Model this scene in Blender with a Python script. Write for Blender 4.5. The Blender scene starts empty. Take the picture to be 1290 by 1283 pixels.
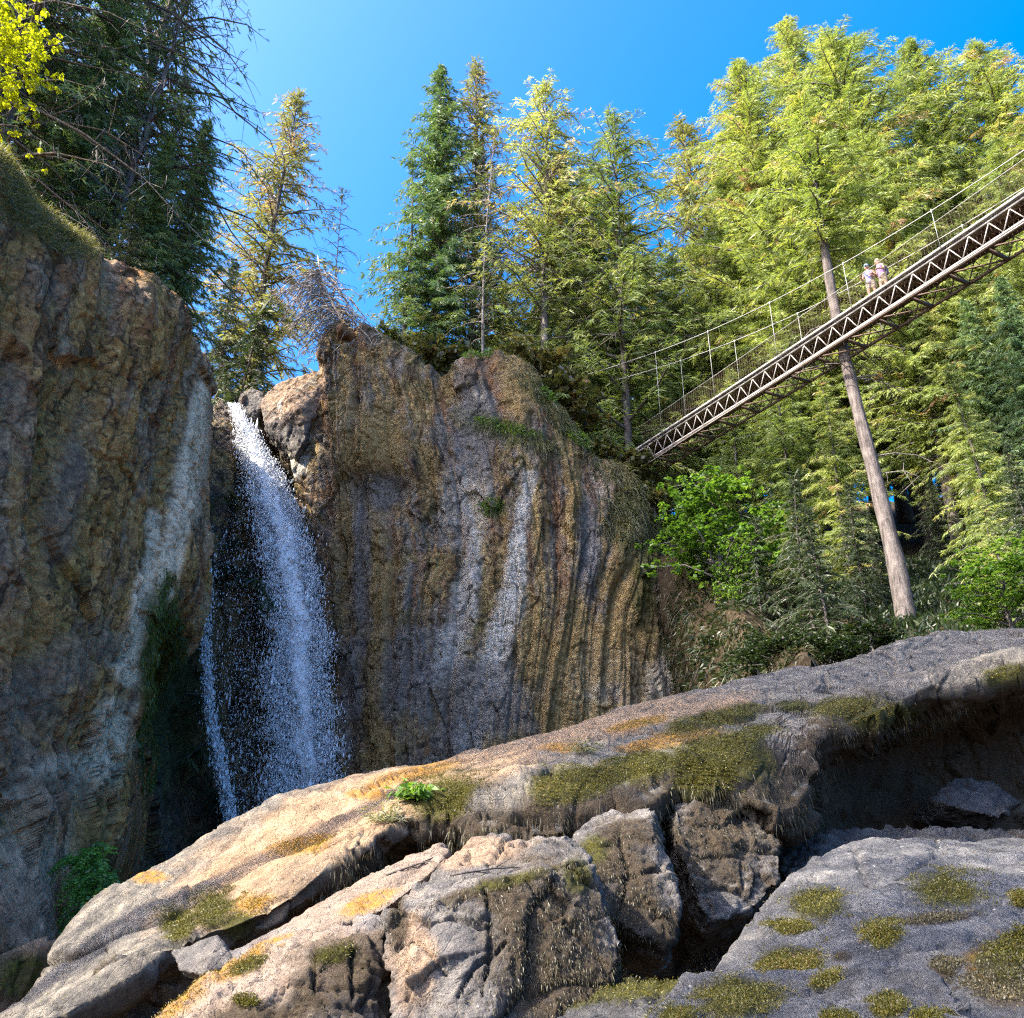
import bpy, math, random
import numpy as np
from mathutils import Vector, Matrix

# ------------------------------------------------------------------ basics
S = bpy.context.scene
COL = S.collection
F, CX, CY = 1164.0, 645.0, 641.5
PITCH = math.radians(25.0)
cp_, sp_ = math.cos(PITCH), math.sin(PITCH)
EYE = np.array([0.0, 0.0, 4.0])           # eye 4 m above the creek bed


def P(px, py, Y):
    """world point at picture position (px,py) and forward distance Y"""
    a = (px - CX) / F
    b = (CY - py) / F
    d = np.array([a, cp_ - b * sp_, sp_ + b * cp_])
    return EYE + d * (Y / d[1])


def PJ(v):
    """project (N,3) -> px,py"""
    r = np.asarray(v) - EYE
    dep = r[:, 1] * cp_ + r[:, 2] * sp_
    up = -r[:, 1] * sp_ + r[:, 2] * cp_
    dep = np.where(np.abs(dep) < 1e-3, 1e-3, dep)
    return CX + F * r[:, 0] / dep, CY - F * up / dep


# ------------------------------------------------------------------ noise
def _h(ix, iy, iz, s):
    h = (ix * 374761393 + iy * 668265263 + iz * 1274126177 + s * 974634777) & 0xFFFFFFFF
    h = ((h ^ (h >> 13)) * 1274126177) & 0xFFFFFFFF
    h = ((h ^ (h >> 16)) * 2246822519) & 0xFFFFFFFF
    return ((h ^ (h >> 15)) & 0xFFFFFF) / float(0xFFFFFF)


def vn(p, s=0):
    f = np.floor(p)
    i = f.astype(np.int64)
    w = p - f
    w = w * w * w * (w * (w * 6 - 15) + 10)
    x, y, z = i[:, 0], i[:, 1], i[:, 2]
    r = 0
    for a in (0, 1):
        wa = w[:, 0] if a else 1 - w[:, 0]
        for b in (0, 1):
            wb = w[:, 1] if b else 1 - w[:, 1]
            for c in (0, 1):
                wc = w[:, 2] if c else 1 - w[:, 2]
                r = r + wa * wb * wc * _h(x + a, y + b, z + c, s)
    return r * 2 - 1


def fbm(p, o=4, g=0.5, s=0):
    r, a, n = 0, 1.0, 0.0
    for k in range(o):
        r = r + a * vn(p * (2.03 ** k) + k * 17.3, s + k)
        n += a
        a *= g
    return r / n


def facet(p, s=0, soft=0.0):
    """chipped-rock facets: each cell is its own tilted plane. returns (height, edge distance)"""
    f = np.floor(p).astype(np.int64)
    best = np.full(len(p), 9.0)
    sec = np.full(len(p), 9.0)
    val = np.zeros(len(p))
    for a in (-1, 0, 1):
        for b in (-1, 0, 1):
            for c in (-1, 0, 1):
                x, y, z = f[:, 0] + a, f[:, 1] + b, f[:, 2] + c
                q = np.stack([x + _h(x, y, z, s), y + _h(x, y, z, s + 1), z + _h(x, y, z, s + 2)], 1)
                d = p - q
                dist = np.sqrt((d * d).sum(1))
                g = np.stack([_h(x, y, z, s + 3), _h(x, y, z, s + 4), _h(x, y, z, s + 5)], 1) - 0.5
                v = (g * d).sum(1) * 1.6 + (_h(x, y, z, s + 6) - 0.5) * 0.7
                m = dist < best
                sec = np.where(m, best, np.minimum(sec, dist))
                val = np.where(m, v, val)
                best = np.where(m, dist, best)
    return val, sec - best


def sstep(a, b, x):
    t = np.clip((x - a) / (b - a), 0, 1)
    return t * t * (3 - 2 * t)


# ------------------------------------------------------------------ meshes
def mesh_np(name, v, faces, mat=None, attrs=None, smooth=True):
    """v (N,3); faces: list of int arrays (M,3) or (M,4)"""
    v = np.asarray(v, dtype=np.float32)
    faces = [np.asarray(f, dtype=np.int32) for f in faces if len(f)]
    me = bpy.data.meshes.new(name)
    me.vertices.add(len(v))
    me.vertices.foreach_set("co", v.ravel())
    tot = np.concatenate([np.full(len(f), f.shape[1], dtype=np.int32) for f in faces])
    loops = np.concatenate([f.ravel() for f in faces])
    me.loops.add(len(loops))
    me.loops.foreach_set("vertex_index", loops)
    me.polygons.add(len(tot))
    me.polygons.foreach_set("loop_start", np.concatenate([[0], np.cumsum(tot)[:-1]]).astype(np.int32))
    me.polygons.foreach_set("loop_total", tot)
    if smooth:
        me.polygons.foreach_set("use_smooth", np.ones(len(tot), dtype=bool))
    me.update(calc_edges=True)
    for k, a in (attrs or {}).items():
        a = np.asarray(a, dtype=np.float32)
        if a.ndim == 1:
            me.attributes.new(k, 'FLOAT', 'POINT').data.foreach_set("value", a)
        else:
            me.attributes.new(k, 'FLOAT_VECTOR', 'POINT').data.foreach_set("vector", a.ravel())
    if mat:
        me.materials.append(mat)
    return me


def link(name, me, parent=None, loc=None):
    o = bpy.data.objects.new(name, me)
    COL.objects.link(o)
    if parent:
        o.parent = parent
    if loc is not None:
        o.location = tuple(float(c) for c in loc)
    return o


def tag(o, label=None, cat=None, group=None, kind=None):
    if label:
        o["label"] = label
    if cat:
        o["category"] = cat
    if group:
        o["group"] = group
    if kind:
        o["kind"] = kind
    return o


def thing(name, label, cat, loc, group=None):
    o = bpy.data.objects.new(name, None)
    COL.objects.link(o)
    o.empty_display_size = 0.3
    o.location = tuple(float(c) for c in loc)
    return tag(o, label, cat, group)


def vnormals(v, quads):
    a, b, c, d = (v[quads[:, k]] for k in range(4))
    n = np.cross(c - a, d - b)
    r = np.zeros_like(v)
    for k in range(4):
        for j in range(3):
            r[:, j] += np.bincount(quads[:, k], n[:, j], minlength=len(v))
    l = np.linalg.norm(r, axis=1, keepdims=True)
    return r / np.maximum(l, 1e-9)


class MB:
    """collects boxes and tubes into one mesh"""
    def __init__(self):
        self.v, self.f3, self.f4, self.n = [], [], [], 0

    def add(self, v, f3=None, f4=None):
        v = np.asarray(v, dtype=float)
        if f3 is not None and len(f3):
            self.f3.append(np.asarray(f3) + self.n)
        if f4 is not None and len(f4):
            self.f4.append(np.asarray(f4) + self.n)
        self.v.append(v)
        self.n += len(v)

    def tube(self, pts, rad, k=6, cap=True):
        pts = np.asarray(pts, dtype=float)
        n = len(pts)
        rad = np.full(n, rad) if np.isscalar(rad) else np.asarray(rad, dtype=float)
        t = np.gradient(pts, axis=0)
        t /= np.maximum(np.linalg.norm(t, axis=1, keepdims=True), 1e-9)
        ref = np.array([0, 0, 1.0]) if abs(t[:, 2]).mean() < 0.8 else np.array([0.0, 1, 0])
        a = np.cross(t, ref)
        a /= np.maximum(np.linalg.norm(a, axis=1, keepdims=True), 1e-9)
        b = np.cross(t, a)
        an = np.arange(k) * 2 * math.pi / k
        ring = pts[:, None] + rad[:, None, None] * (np.cos(an)[None, :, None] * a[:, None] + np.sin(an)[None, :, None] * b[:, None])
        i = np.arange(n - 1)[:, None] * k
        j = np.arange(k)[None]
        q = np.stack([i + j, i + (j + 1) % k, i + k + (j + 1) % k, i + k + j], -1).reshape(-1, 4)
        v = ring.reshape(-1, 3)
        f3 = []
        if cap:
            v = np.vstack([v, pts[:1], pts[-1:]])
            c0, c1 = n * k, n * k + 1
            for m in range(k):
                f3.append((c0, (m + 1) % k, m))
                f3.append((c1, (n - 1) * k + m, (n - 1) * k + (m + 1) % k))
        self.add(v, f3, q)

    def bar(self, p, q, w, h, up=(0, 0, 1)):
        p, q, up = np.asarray(p, float), np.asarray(q, float), np.asarray(up, float)
        t = (q - p) / np.linalg.norm(q - p)
        s = np.cross(t, up)
        s /= np.linalg.norm(s)
        u = np.cross(s, t)
        v = [e + a * s * w / 2 + b * u * h / 2 for e in (p, q) for a, b in ((-1, -1), (1, -1), (1, 1), (-1, 1))]
        self.add(v, None, [(0, 1, 2, 3), (7, 6, 5, 4), (0, 4, 5, 1), (1, 5, 6, 2), (2, 6, 7, 3), (3, 7, 4, 0)])

    def arrays(self):
        return np.vstack(self.v), [np.vstack(x) for x in (self.f3, self.f4) if x]

    def build(self, name, mat, parent=None, loc=(0, 0, 0), smooth=False, obj=True):
        v, fs = self.arrays()
        me = mesh_np(name, v - np.asarray(loc), fs, mat, smooth=smooth)
        if not obj:
            return me
        return link(name, me, parent) if parent else link(name, me, None, loc)


# ------------------------------------------------------------------ node helper
class G:
    def __init__(self, name):
        self.m = bpy.data.materials.new(name)
        self.m.use_nodes = True
        self.t = self.m.node_tree
        self.t.nodes.clear()
        self.out = self.t.nodes.new('ShaderNodeOutputMaterial')

    def node(self, ty, ins=None, **pr):
        n = self.t.nodes.new(ty)
        for k, v in pr.items():
            setattr(n, k, v)
        for k, v in (ins or {}).items():
            if isinstance(v, bpy.types.NodeSocket):
                self.t.links.new(v, n.inputs[k])
            else:
                n.inputs[k].default_value = v
        return n

    def pos(self):
        return self.node('ShaderNodeTexCoord').outputs['Object']

    def attr(self, name, out='Fac'):
        return self.node('ShaderNodeAttribute', attribute_name=name).outputs[out]

    def mul(self, v, s):
        return self.node('ShaderNodeVectorMath', {0: v, 1: s}, operation='MULTIPLY').outputs[0]

    def noise(self, v, sc, det=4.0, ro=0.55, dist=0.0):
        return self.node('ShaderNodeTexNoise', {'Vector': v, 'Scale': sc, 'Detail': det, 'Roughness': ro, 'Distortion': dist}).outputs['Fac']

    def voro(self, v, sc, feat='F1', out='Distance'):
        return self.node('ShaderNodeTexVoronoi', {'Vector': v, 'Scale': sc}, feature=feat).outputs[out]

    def ramp(self, f, stops, interp='LINEAR'):
        n = self.node('ShaderNodeValToRGB', {0: f})
        e = n.color_ramp.elements
        n.color_ramp.interpolation = interp
        while len(e) > 1:
            e.remove(e[-1])
        for i, (p, c) in enumerate(stops):
            el = e[0] if i == 0 else e.new(p)
            el.position = p
            if not isinstance(c, (tuple, list)):
                c = (c, c, c)
            el.color = (*c[:3], 1)
        return n.outputs[0]

    def mix(self, f, a, b, mode='MIX'):
        n = self.node('ShaderNodeMix', data_type='RGBA', blend_type=mode)
        for k, v in ((0, f), (6, a), (7, b)):
            if isinstance(v, bpy.types.NodeSocket):
                self.t.links.new(v, n.inputs[k])
            elif k == 0:
                n.inputs[0].default_value = v
            else:
                n.inputs[k].default_value = (*v, 1) if not np.isscalar(v) else (v, v, v, 1)
        return n.outputs[2]

    def math(self, op, a, b=0.0, clamp=False):
        return self.node('ShaderNodeMath', {0: a, 1: b}, operation=op, use_clamp=clamp).outputs[0]

    def bump(self, h, st=0.5, di=0.05, nrm=None):
        ins = {'Height': h, 'Strength': st, 'Distance': di}
        if nrm is not None:
            ins['Normal'] = nrm
        return self.node('ShaderNodeBump', ins).outputs[0]

    def bsdf(self, col, rough=0.9, nrm=None, spec=0.3, **kw):
        ins = {'Base Color': col if isinstance(col, bpy.types.NodeSocket) else (*col, 1), 'Roughness': rough, 'Specular IOR Level': spec}
        if nrm is not None:
            ins['Normal'] = nrm
        ins.update(kw)
        return self.node('ShaderNodeBsdfPrincipled', ins).outputs[0]

    def done(self, sh):
        self.t.links.new(sh, self.out.inputs['Surface'])
        return self.m


def mat_simple(name, col, rough=0.7, metal=0.0, var=0.25, sc=6.0, spec=0.4):
    g = G(name)
    n = g.noise(g.pos(), sc, 5)
    c = g.mix(n, tuple(x * (1 - var) for x in col), tuple(min(1, x * (1 + var)) for x in col))
    return g.done(g.bsdf(c, rough, g.bump(n, 0.2, 0.02), spec, Metallic=metal))


def mat_cliff(name, wet=0.0, warm=1.0, dark=1.0, tint=(1.0, 1.0, 1.0)):
    """basalt breccia: streaks of ochre, rust and grey that run down the flow coordinates"""
    g = G(name)
    p = g.pos()
    fl = g.attr('flow', 'Vector')
    wv = g.node('ShaderNodeTexNoise', {'Vector': p, 'Scale': 0.55, 'Detail': 4.0}).outputs['Color']
    off = g.node('ShaderNodeVectorMath', {0: wv, 1: (0.5, 0.5, 0.5)}, operation='SUBTRACT').outputs[0]
    fl = g.node('ShaderNodeVectorMath', {0: fl, 1: g.mul(off, (1.7, 1.7, 1.7))}, operation='ADD').outputs[0]
    s1 = g.noise(g.mul(fl, (0.75, 0.075, 1)), 1.0, 5, 0.55)
    s2 = g.noise(g.mul(fl, (2.3, 0.22, 1)), 1.0, 5, 0.6)
    s3 = g.noise(g.mul(fl, (0.5, 0.11, 3)), 1.3, 3, 0.5)
    bl = g.noise(p, 0.45, 5, 0.6)
    fi = g.noise(p, 4.5, 8, 0.72)
    fi2 = g.noise(p, 13.0, 6, 0.78)
    grain = g.voro(p, 9.0)
    pits = g.math('MULTIPLY', g.ramp(g.voro(p, 5.0), [(0.16, 1.0), (0.30, 0.0)]), g.ramp(g.noise(p, 0.9, 3), [(0.5, 0.0), (0.58, 0.9)]), True)
    d = dark
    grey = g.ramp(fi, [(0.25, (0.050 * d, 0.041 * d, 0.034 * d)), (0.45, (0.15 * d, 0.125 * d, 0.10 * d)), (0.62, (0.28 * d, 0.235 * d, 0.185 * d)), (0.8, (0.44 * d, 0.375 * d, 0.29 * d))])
    och = g.ramp(fi, [(0.25, (0.08, 0.042, 0.012)), (0.45, (0.235, 0.150, 0.055)), (0.6, (0.38, 0.265, 0.11)), (0.8, (0.52, 0.40, 0.20))])
    rus = g.ramp(fi, [(0.3, (0.05, 0.024, 0.012)), (0.5, (0.19, 0.095, 0.042)), (0.75, (0.31, 0.175, 0.085))])
    oli = g.ramp(fi, [(0.3, (0.04, 0.035, 0.012)), (0.5, (0.13, 0.105, 0.034)), (0.75, (0.24, 0.20, 0.065))])
    mo = g.math('ADD', g.math('MULTIPLY', s1, 0.75), g.math('MULTIPLY', bl, 0.35))
    c = g.mix(g.ramp(g.math('ADD', g.math('MULTIPLY', s2, 0.6), g.math('MULTIPLY', bl, 0.4)), [(0.44, 0.0), (0.56, 1.0)]), grey, rus)
    c = g.mix(g.ramp(mo, [(0.53 - 0.015 * warm, 0.0), (0.60, 0.9)]), c, och)
    c = g.mix(g.ramp(s3, [(0.56, 0.0), (0.66, 0.75)]), c, oli)
    c = g.mix(g.ramp(g.math('ADD', g.math('MULTIPLY', s2, 0.5), g.math('MULTIPLY', s3, 0.5)), [(0.36, 0.85), (0.44, 0.0)]), c, grey)
    # dark holes of the breccia and pale chips
    c = g.mix(g.ramp(fi2, [(0.32, 0.85), (0.42, 0.0)]), c, (0.03, 0.022, 0.016))
    c = g.mix(g.ramp(g.voro(g.mul(fl, (1, 0.35, 1)), 1.1, 'DISTANCE_TO_EDGE'), [(0.0, 0.75), (0.035, 0.0)]), c, (0.02, 0.014, 0.01))
    c = g.mix(g.ramp(fi2, [(0.57, 0.0), (0.70, 0.7)]), c, (0.44, 0.38, 0.28))
    c = g.mix(pits, c, (0.025, 0.017, 0.011))
    dk = g.ramp(g.noise(g.mul(fl, (2.2, 0.12, 1)), 1.0, 7, 0.72), [(0.38, 0.35), (0.46, 1.0), (0.6, 1.45)])
    c = g.mix(1.0, c, dk, 'MULTIPLY')
    pale = g.ramp(fi, [(0.25, (0.30, 0.285, 0.265)), (0.5, (0.56, 0.53, 0.48)), (0.75, (0.74, 0.70, 0.63))])
    pm = g.math('MULTIPLY', g.attr('pale'), g.ramp(g.math('ADD', g.math('MULTIPLY', fi2, 0.5), g.math('MULTIPLY', fi, 0.5)), [(0.38, 0.08), (0.52, 0.9)]), True)
    c = g.mix(pm, c, pale)
    c = g.mix(g.math('MULTIPLY', g.attr('ochre'), g.ramp(fi2, [(0.35, 0.3), (0.5, 0.9)]), True), c, och)
    blue = g.ramp(fi, [(0.3, (0.06, 0.055, 0.054)), (0.5, (0.17, 0.157, 0.152)), (0.75, (0.32, 0.30, 0.285))])
    c = g.mix(g.attr('blue'), c, blue)
    mossc = g.ramp(fi2, [(0.3, (0.012, 0.02, 0.003)), (0.5, (0.05, 0.07, 0.009)), (0.72, (0.085, 0.10, 0.015))])
    c = g.mix(g.math('MULTIPLY', g.attr('moss'), g.ramp(fi, [(0.35, 0.3), (0.5, 1.0)]), True), c, mossc)
    c = g.mix(1.0, c, tint, 'MULTIPLY')
    h = g.math('ADD', g.math('MULTIPLY', fi, 1.0), g.math('MULTIPLY', fi2, 0.6))
    h = g.math('ADD', h, g.math('MULTIPLY', grain, 0.35))
    h = g.math('ADD', h, g.math('MULTIPLY', s2, 0.8))
    return g.done(g.bsdf(c, 0.88 - 0.5 * wet, g.bump(h, 1.0, 0.2), 0.25 + 0.3 * wet))


def mat_boulder(name, tan=0.0, dark=1.0, speck=1.0, tint=(1.0, 1.0, 1.0)):
    """grey foreground rock with lichen, pits and moss / tan / brown masks; tan also warms sunlit parts, brown also darkens undercuts"""
    g = G(name)
    p = g.pos()
    big = g.noise(p, 0.8, 5, 0.6)
    mid = g.noise(p, 3.5, 7, 0.68)
    fi = g.noise(p, 17.0, 8, 0.80)
    fi2 = g.noise(p, 60.0, 4, 0.7)
    pit = g.voro(p, 16.0)
    pit2 = g.voro(p, 38.0)
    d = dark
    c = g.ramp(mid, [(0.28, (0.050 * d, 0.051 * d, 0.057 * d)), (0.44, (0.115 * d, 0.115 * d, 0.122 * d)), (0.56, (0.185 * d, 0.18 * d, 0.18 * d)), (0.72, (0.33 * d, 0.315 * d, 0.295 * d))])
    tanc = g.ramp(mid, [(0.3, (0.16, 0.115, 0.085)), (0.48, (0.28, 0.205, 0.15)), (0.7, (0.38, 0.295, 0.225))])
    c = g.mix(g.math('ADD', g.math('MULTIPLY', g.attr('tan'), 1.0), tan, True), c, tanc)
    c = g.mix(g.ramp(big, [(0.52, 0.0), (0.68, 0.55)]), c, (0.10 * d, 0.092 * d, 0.088 * d))
    c = g.mix(g.ramp(fi, [(0.30, 0.9), (0.46, 0.0)]), c, (0.035, 0.033, 0.034))
    c = g.mix(g.ramp(fi2, [(0.32, 0.7), (0.45, 0.0)]), c, (0.04, 0.038, 0.038))
    c = g.mix(g.ramp(fi2, [(0.6, 0.0), (0.72, 0.45)]), c, (0.42, 0.41, 0.39))
    c = g.mix(g.ramp(fi, [(0.60, 0.0), (0.72, 0.6)]), c, (0.46, 0.44, 0.40))
    # pale crustose lichen dots
    li = g.math('MULTIPLY', g.ramp(pit, [(0.10, 1.0), (0.17, 0.0)]), g.ramp(g.noise(p, 2.1, 3), [(0.52, 0.0), (0.6, 0.65 * speck)]), True)
    c = g.mix(li, c, (0.5, 0.5, 0.47))
    # little pits
    pm = g.math('MULTIPLY', g.ramp(pit2, [(0.10, 1.0), (0.2, 0.0)]), g.ramp(g.noise(p, 3.3, 3), [(0.5, 0.0), (0.6, 0.9)]), True)
    c = g.mix(pm, c, (0.03, 0.027, 0.026))
    c = g.mix(1.0, c, tint, 'MULTIPLY')
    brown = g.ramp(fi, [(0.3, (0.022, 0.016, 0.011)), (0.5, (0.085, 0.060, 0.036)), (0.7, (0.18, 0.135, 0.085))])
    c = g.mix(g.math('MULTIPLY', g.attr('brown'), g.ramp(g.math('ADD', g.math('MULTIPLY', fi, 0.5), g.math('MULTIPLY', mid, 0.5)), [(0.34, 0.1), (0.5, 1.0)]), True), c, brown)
    org = g.ramp(fi, [(0.3, (0.16, 0.07, 0.012)), (0.6, (0.40, 0.20, 0.035))])
    c = g.mix(g.math('MULTIPLY', g.attr('orange'), g.ramp(fi, [(0.35, 0.1), (0.55, 1.0)]), True), c, org)
    mossc = g.ramp(fi, [(0.3, (0.02, 0.02, 0.004)), (0.5, (0.085, 0.078, 0.016)), (0.7, (0.19, 0.165, 0.035))])
    c = g.mix(g.math('MULTIPLY', g.attr('moss'), g.ramp(fi, [(0.3, 0.3), (0.48, 1.0)]), True), c, mossc)
    h = g.math('ADD', g.math('MULTIPLY', mid, 1.2), g.math('MULTIPLY', fi, 0.45))
    h = g.math('ADD', h, g.math('MULTIPLY', fi2, 0.12))
    h = g.math('SUBTRACT', h, g.math('MULTIPLY', pm, 0.25))
    h = g.math('ADD', h, g.math('MULTIPLY', g.math('ADD', g.attr('moss'), g.attr('brown')), g.math('MULTIPLY', fi, 0.8)))
    h = g.math('ADD', h, g.math('MULTIPLY', g.ramp(g.voro(p, 5.5, 'DISTANCE_TO_EDGE'), [(0.0, 0.0), (0.05, 1.0)]), 0.12))
    return g.done(g.bsdf(c, 0.93, g.bump(h, 1.0, 0.10), 0.2))


def mat_leaf(name, lo, mid, hi, trans=0.35, dead=None):
    """leaf / needle material: the tone attribute and a per-tree random number pick the colour"""
    g = G(name)
    t = g.attr('tone')
    rnd = g.node('ShaderNodeObjectInfo').outputs['Random']
    t2 = g.math('ADD', t, g.math('MULTIPLY', g.math('SUBTRACT', rnd, 0.5), 0.35), True)
    st = [(0.0, lo), (0.5, mid), (0.92, hi)]
    c = g.ramp(t2, st + ([(0.985, dead)] if dead else []))
    a = g.node('ShaderNodeBsdfDiffuse', {'Color': c, 'Roughness': 0.6}).outputs[0]
    hv = g.node('ShaderNodeMix', data_type='RGBA', blend_type='MULTIPLY')
    hv.inputs[0].default_value = 1.0
    g.t.links.new(c, hv.inputs[6])
    hv.inputs[7].default_value = (1.25, 1.25, 0.55, 1)
    b = g.node('ShaderNodeBsdfTranslucent', {'Color': hv.outputs[2]}).outputs[0]
    m = g.node('ShaderNodeMixShader', {0: trans, 1: a, 2: b}).outputs[0]
    gl = g.node('ShaderNodeBsdfGlossy', {'Color': (0.9, 0.9, 0.85, 1), 'Roughness': 0.45}).outputs[0]
    m = g.node('ShaderNodeMixShader', {0: 0.035, 1: m, 2: gl}).outputs[0]
    return g.done(m)


def mat_bark(name, a, b, sc=3.0):
    g = G(name)
    p = g.pos()
    n = g.noise(g.mul(p, (1, 1, 0.18)), sc * 3, 6, 0.7)
    n2 = g.noise(p, 1.2, 4)
    c = g.mix(g.ramp(n, [(0.35, 0.0), (0.62, 1.0)]), a, b)
    c = g.mix(g.ramp(n2, [(0.55, 0.0), (0.7, 0.6)]), c, tuple(x * 1.35 for x in b))
    return g.done(g.bsdf(c, 0.95, g.bump(n, 1.0, 0.08), 0.15))


MAT = {}
MAT['cliff'] = mat_cliff('breccia_cliff_face', tint=(1.14, 1.12, 1.06))
MAT['leftcliff'] = mat_cliff('left_bank_cliff_face', 0.05, 0.1, 1.1, (1.75, 1.32, 0.92))
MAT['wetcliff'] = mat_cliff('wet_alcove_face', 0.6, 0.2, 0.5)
MAT['boulder'] = mat_boulder('grey_lichen_rock', 0.0, 0.95, 1.0, (1.10, 1.0, 0.88))
MAT['tanrock'] = mat_boulder('tan_lichen_rock', 0.3, 1.2)
MAT['lastrock'] = mat_boulder('blue_grey_rock', 0.0, 0.85, 1.3, (1.03, 1.0, 0.95))
MAT['slab'] = mat_boulder('weathered_slab_rock', 0.0, 0.95, 1.0, (1.16, 1.03, 0.82))
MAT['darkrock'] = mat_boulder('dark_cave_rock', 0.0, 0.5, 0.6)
MAT['stump'] = mat_simple('cut_earth', (0.16, 0.075, 0.03), 0.95, 0, 0.4, 4)
MAT['fir'] = mat_leaf('fir_needles', (0.142, 0.207, 0.064), (0.271, 0.330, 0.088), (0.449, 0.467, 0.133), 0.32, (0.438, 0.259, 0.154))
MAT['darkfir'] = mat_leaf('dark_fir_needles', (0.077, 0.149, 0.065), (0.151, 0.236, 0.086), (0.276, 0.335, 0.105), 0.25)
MAT['olive'] = mat_leaf('olive_needles', (0.162, 0.171, 0.067), (0.247, 0.249, 0.089), (0.382, 0.350, 0.135), 0.3, (0.419, 0.301, 0.212))
MAT['pale'] = mat_leaf('pale_needles', (0.201, 0.230, 0.069), (0.323, 0.355, 0.108), (0.526, 0.543, 0.215), 0.35, (0.566, 0.459, 0.255))
MAT['maple'] = mat_leaf('maple_leaves', (0.070, 0.141, 0.021), (0.125, 0.235, 0.033), (0.227, 0.330, 0.058), 0.45)
MAT['yellowmaple'] = mat_leaf('yellow_leaves', (0.239, 0.284, 0.010), (0.419, 0.448, 0.013), (0.568, 0.598, 0.033), 0.5)
MAT['fern'] = mat_leaf('fern_leaves', (0.041, 0.135, 0.022), (0.080, 0.225, 0.032), (0.158, 0.338, 0.045), 0.3)
MAT['mosscurtain'] = mat_leaf('curtain_moss', (0.025, 0.046, 0.005), (0.071, 0.102, 0.009), (0.153, 0.190, 0.018), 0.2)
MAT['moss'] = mat_leaf('cushion_moss', (0.037, 0.037, 0.006), (0.132, 0.115, 0.017), (0.253, 0.206, 0.037), 0.2, (0.211, 0.114, 0.038))
MAT['goldmoss'] = mat_leaf('golden_moss', (0.100, 0.065, 0.010), (0.240, 0.165, 0.022), (0.380, 0.280, 0.050), 0.2, (0.320, 0.140, 0.030))
MAT['drymoss'] = mat_leaf('dry_hanging_moss', (0.036, 0.029, 0.016), (0.091, 0.073, 0.036), (0.182, 0.150, 0.072), 0.2)
MAT['drygrass'] = mat_leaf('dry_grass', (0.098, 0.091, 0.042), (0.196, 0.189, 0.084), (0.336, 0.308, 0.154), 0.3)
MAT['scrub'] = mat_leaf('cliff_scrub', (0.059, 0.067, 0.024), (0.126, 0.126, 0.047), (0.252, 0.218, 0.084), 0.3, (0.286, 0.151, 0.050))
MAT['brush'] = mat_leaf('shade_brush', (0.012, 0.022, 0.008), (0.026, 0.045, 0.014), (0.055, 0.080, 0.022), 0.25)  # green darkened to stand for shade on the undergrowth
MAT['shadefir'] = mat_leaf('shade_fir_needles', (0.020, 0.036, 0.016), (0.042, 0.066, 0.026), (0.075, 0.100, 0.036), 0.25)  # darker needle copy, understory shade put into its colour
MAT['bark'] = mat_bark('conifer_bark', (0.055, 0.045, 0.040), (0.17, 0.145, 0.13))
MAT['palebark'] = mat_bark('pale_trunk_bark', (0.042, 0.035, 0.031), (0.165, 0.138, 0.122), 2.2)
MAT['deadwood'] = mat_bark('dead_wood', (0.22, 0.175, 0.14), (0.48, 0.41, 0.34))
MAT['twig'] = mat_bark('twigs', (0.10, 0.085, 0.075), (0.26, 0.225, 0.20))
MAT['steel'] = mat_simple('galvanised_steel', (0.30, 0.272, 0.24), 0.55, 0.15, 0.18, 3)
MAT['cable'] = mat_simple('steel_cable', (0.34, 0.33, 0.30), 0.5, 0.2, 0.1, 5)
MAT['brownsteel'] = mat_simple('brown_shaded_steel', (0.10, 0.062, 0.042), 0.8, 0.0, 0.4, 4)  # brown steel; its darkness also stands for shade on the far truss
MAT['timber'] = mat_simple('deck_timber', (0.25, 0.18, 0.13), 0.9, 0.0, 0.3, 4)
MAT['tower'] = mat_simple('tower_timber', (0.035, 0.04, 0.048), 0.85, 0.0, 0.3, 3)
MAT['ground'] = mat_simple('forest_floor', (0.042, 0.030, 0.018), 0.98, 0, 0.6, 0.8, 0.1)  # brown darkened so the sunlit bank reads as shaded

# ------------------------------------------------------------------ lofted rock
def resample(A, m, axis_len=None, lin=0.0):
    """A (n, k, 3) -> (m, k, 3) smooth along axis 0"""
    n = len(A)
    seg = np.linalg.norm(np.diff(A, axis=0), axis=2).mean(axis=1)
    cum = np.concatenate([[0], np.cumsum(np.maximum(seg, 1e-4))])
    x = np.linspace(0, cum[-1], m)
    i = np.clip(np.searchsorted(cum, x, side='right') - 1, 0, n - 2)
    h = (cum[i + 1] - cum[i])[:, None, None]
    t = ((x - cum[i]) / (cum[i + 1] - cum[i]))[:, None, None]
    d = np.zeros_like(A)
    dx = np.diff(cum)[:, None, None]
    sl = np.diff(A, axis=0) / dx
    d[0], d[-1] = sl[0], sl[-1]
    for k in range(1, n - 1):
        a, b = sl[k - 1], sl[k]
        w = dx[k] / (dx[k - 1] + dx[k])
        m_ = a * w + b * (1 - w)
        d[k] = np.where(a * b > 0, np.sign(m_) * np.minimum(np.abs(m_), 2.5 * np.minimum(np.abs(a), np.abs(b))), 0.35 * m_)
    p0, p1, m0, m1 = A[i], A[i + 1], d[i] * h, d[i + 1] * h
    sm = (2 * t ** 3 - 3 * t ** 2 + 1) * p0 + (t ** 3 - 2 * t ** 2 + t) * m0 + (-2 * t ** 3 + 3 * t ** 2) * p1 + (t ** 3 - t ** 2) * m1
    if lin:
        sm = sm * (1 - lin) + lin * (p0 * (1 - t) + p1 * t)
    return sm


def pts(rows):
    return np.array([[P(*c) for c in r] for r in rows])


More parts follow.
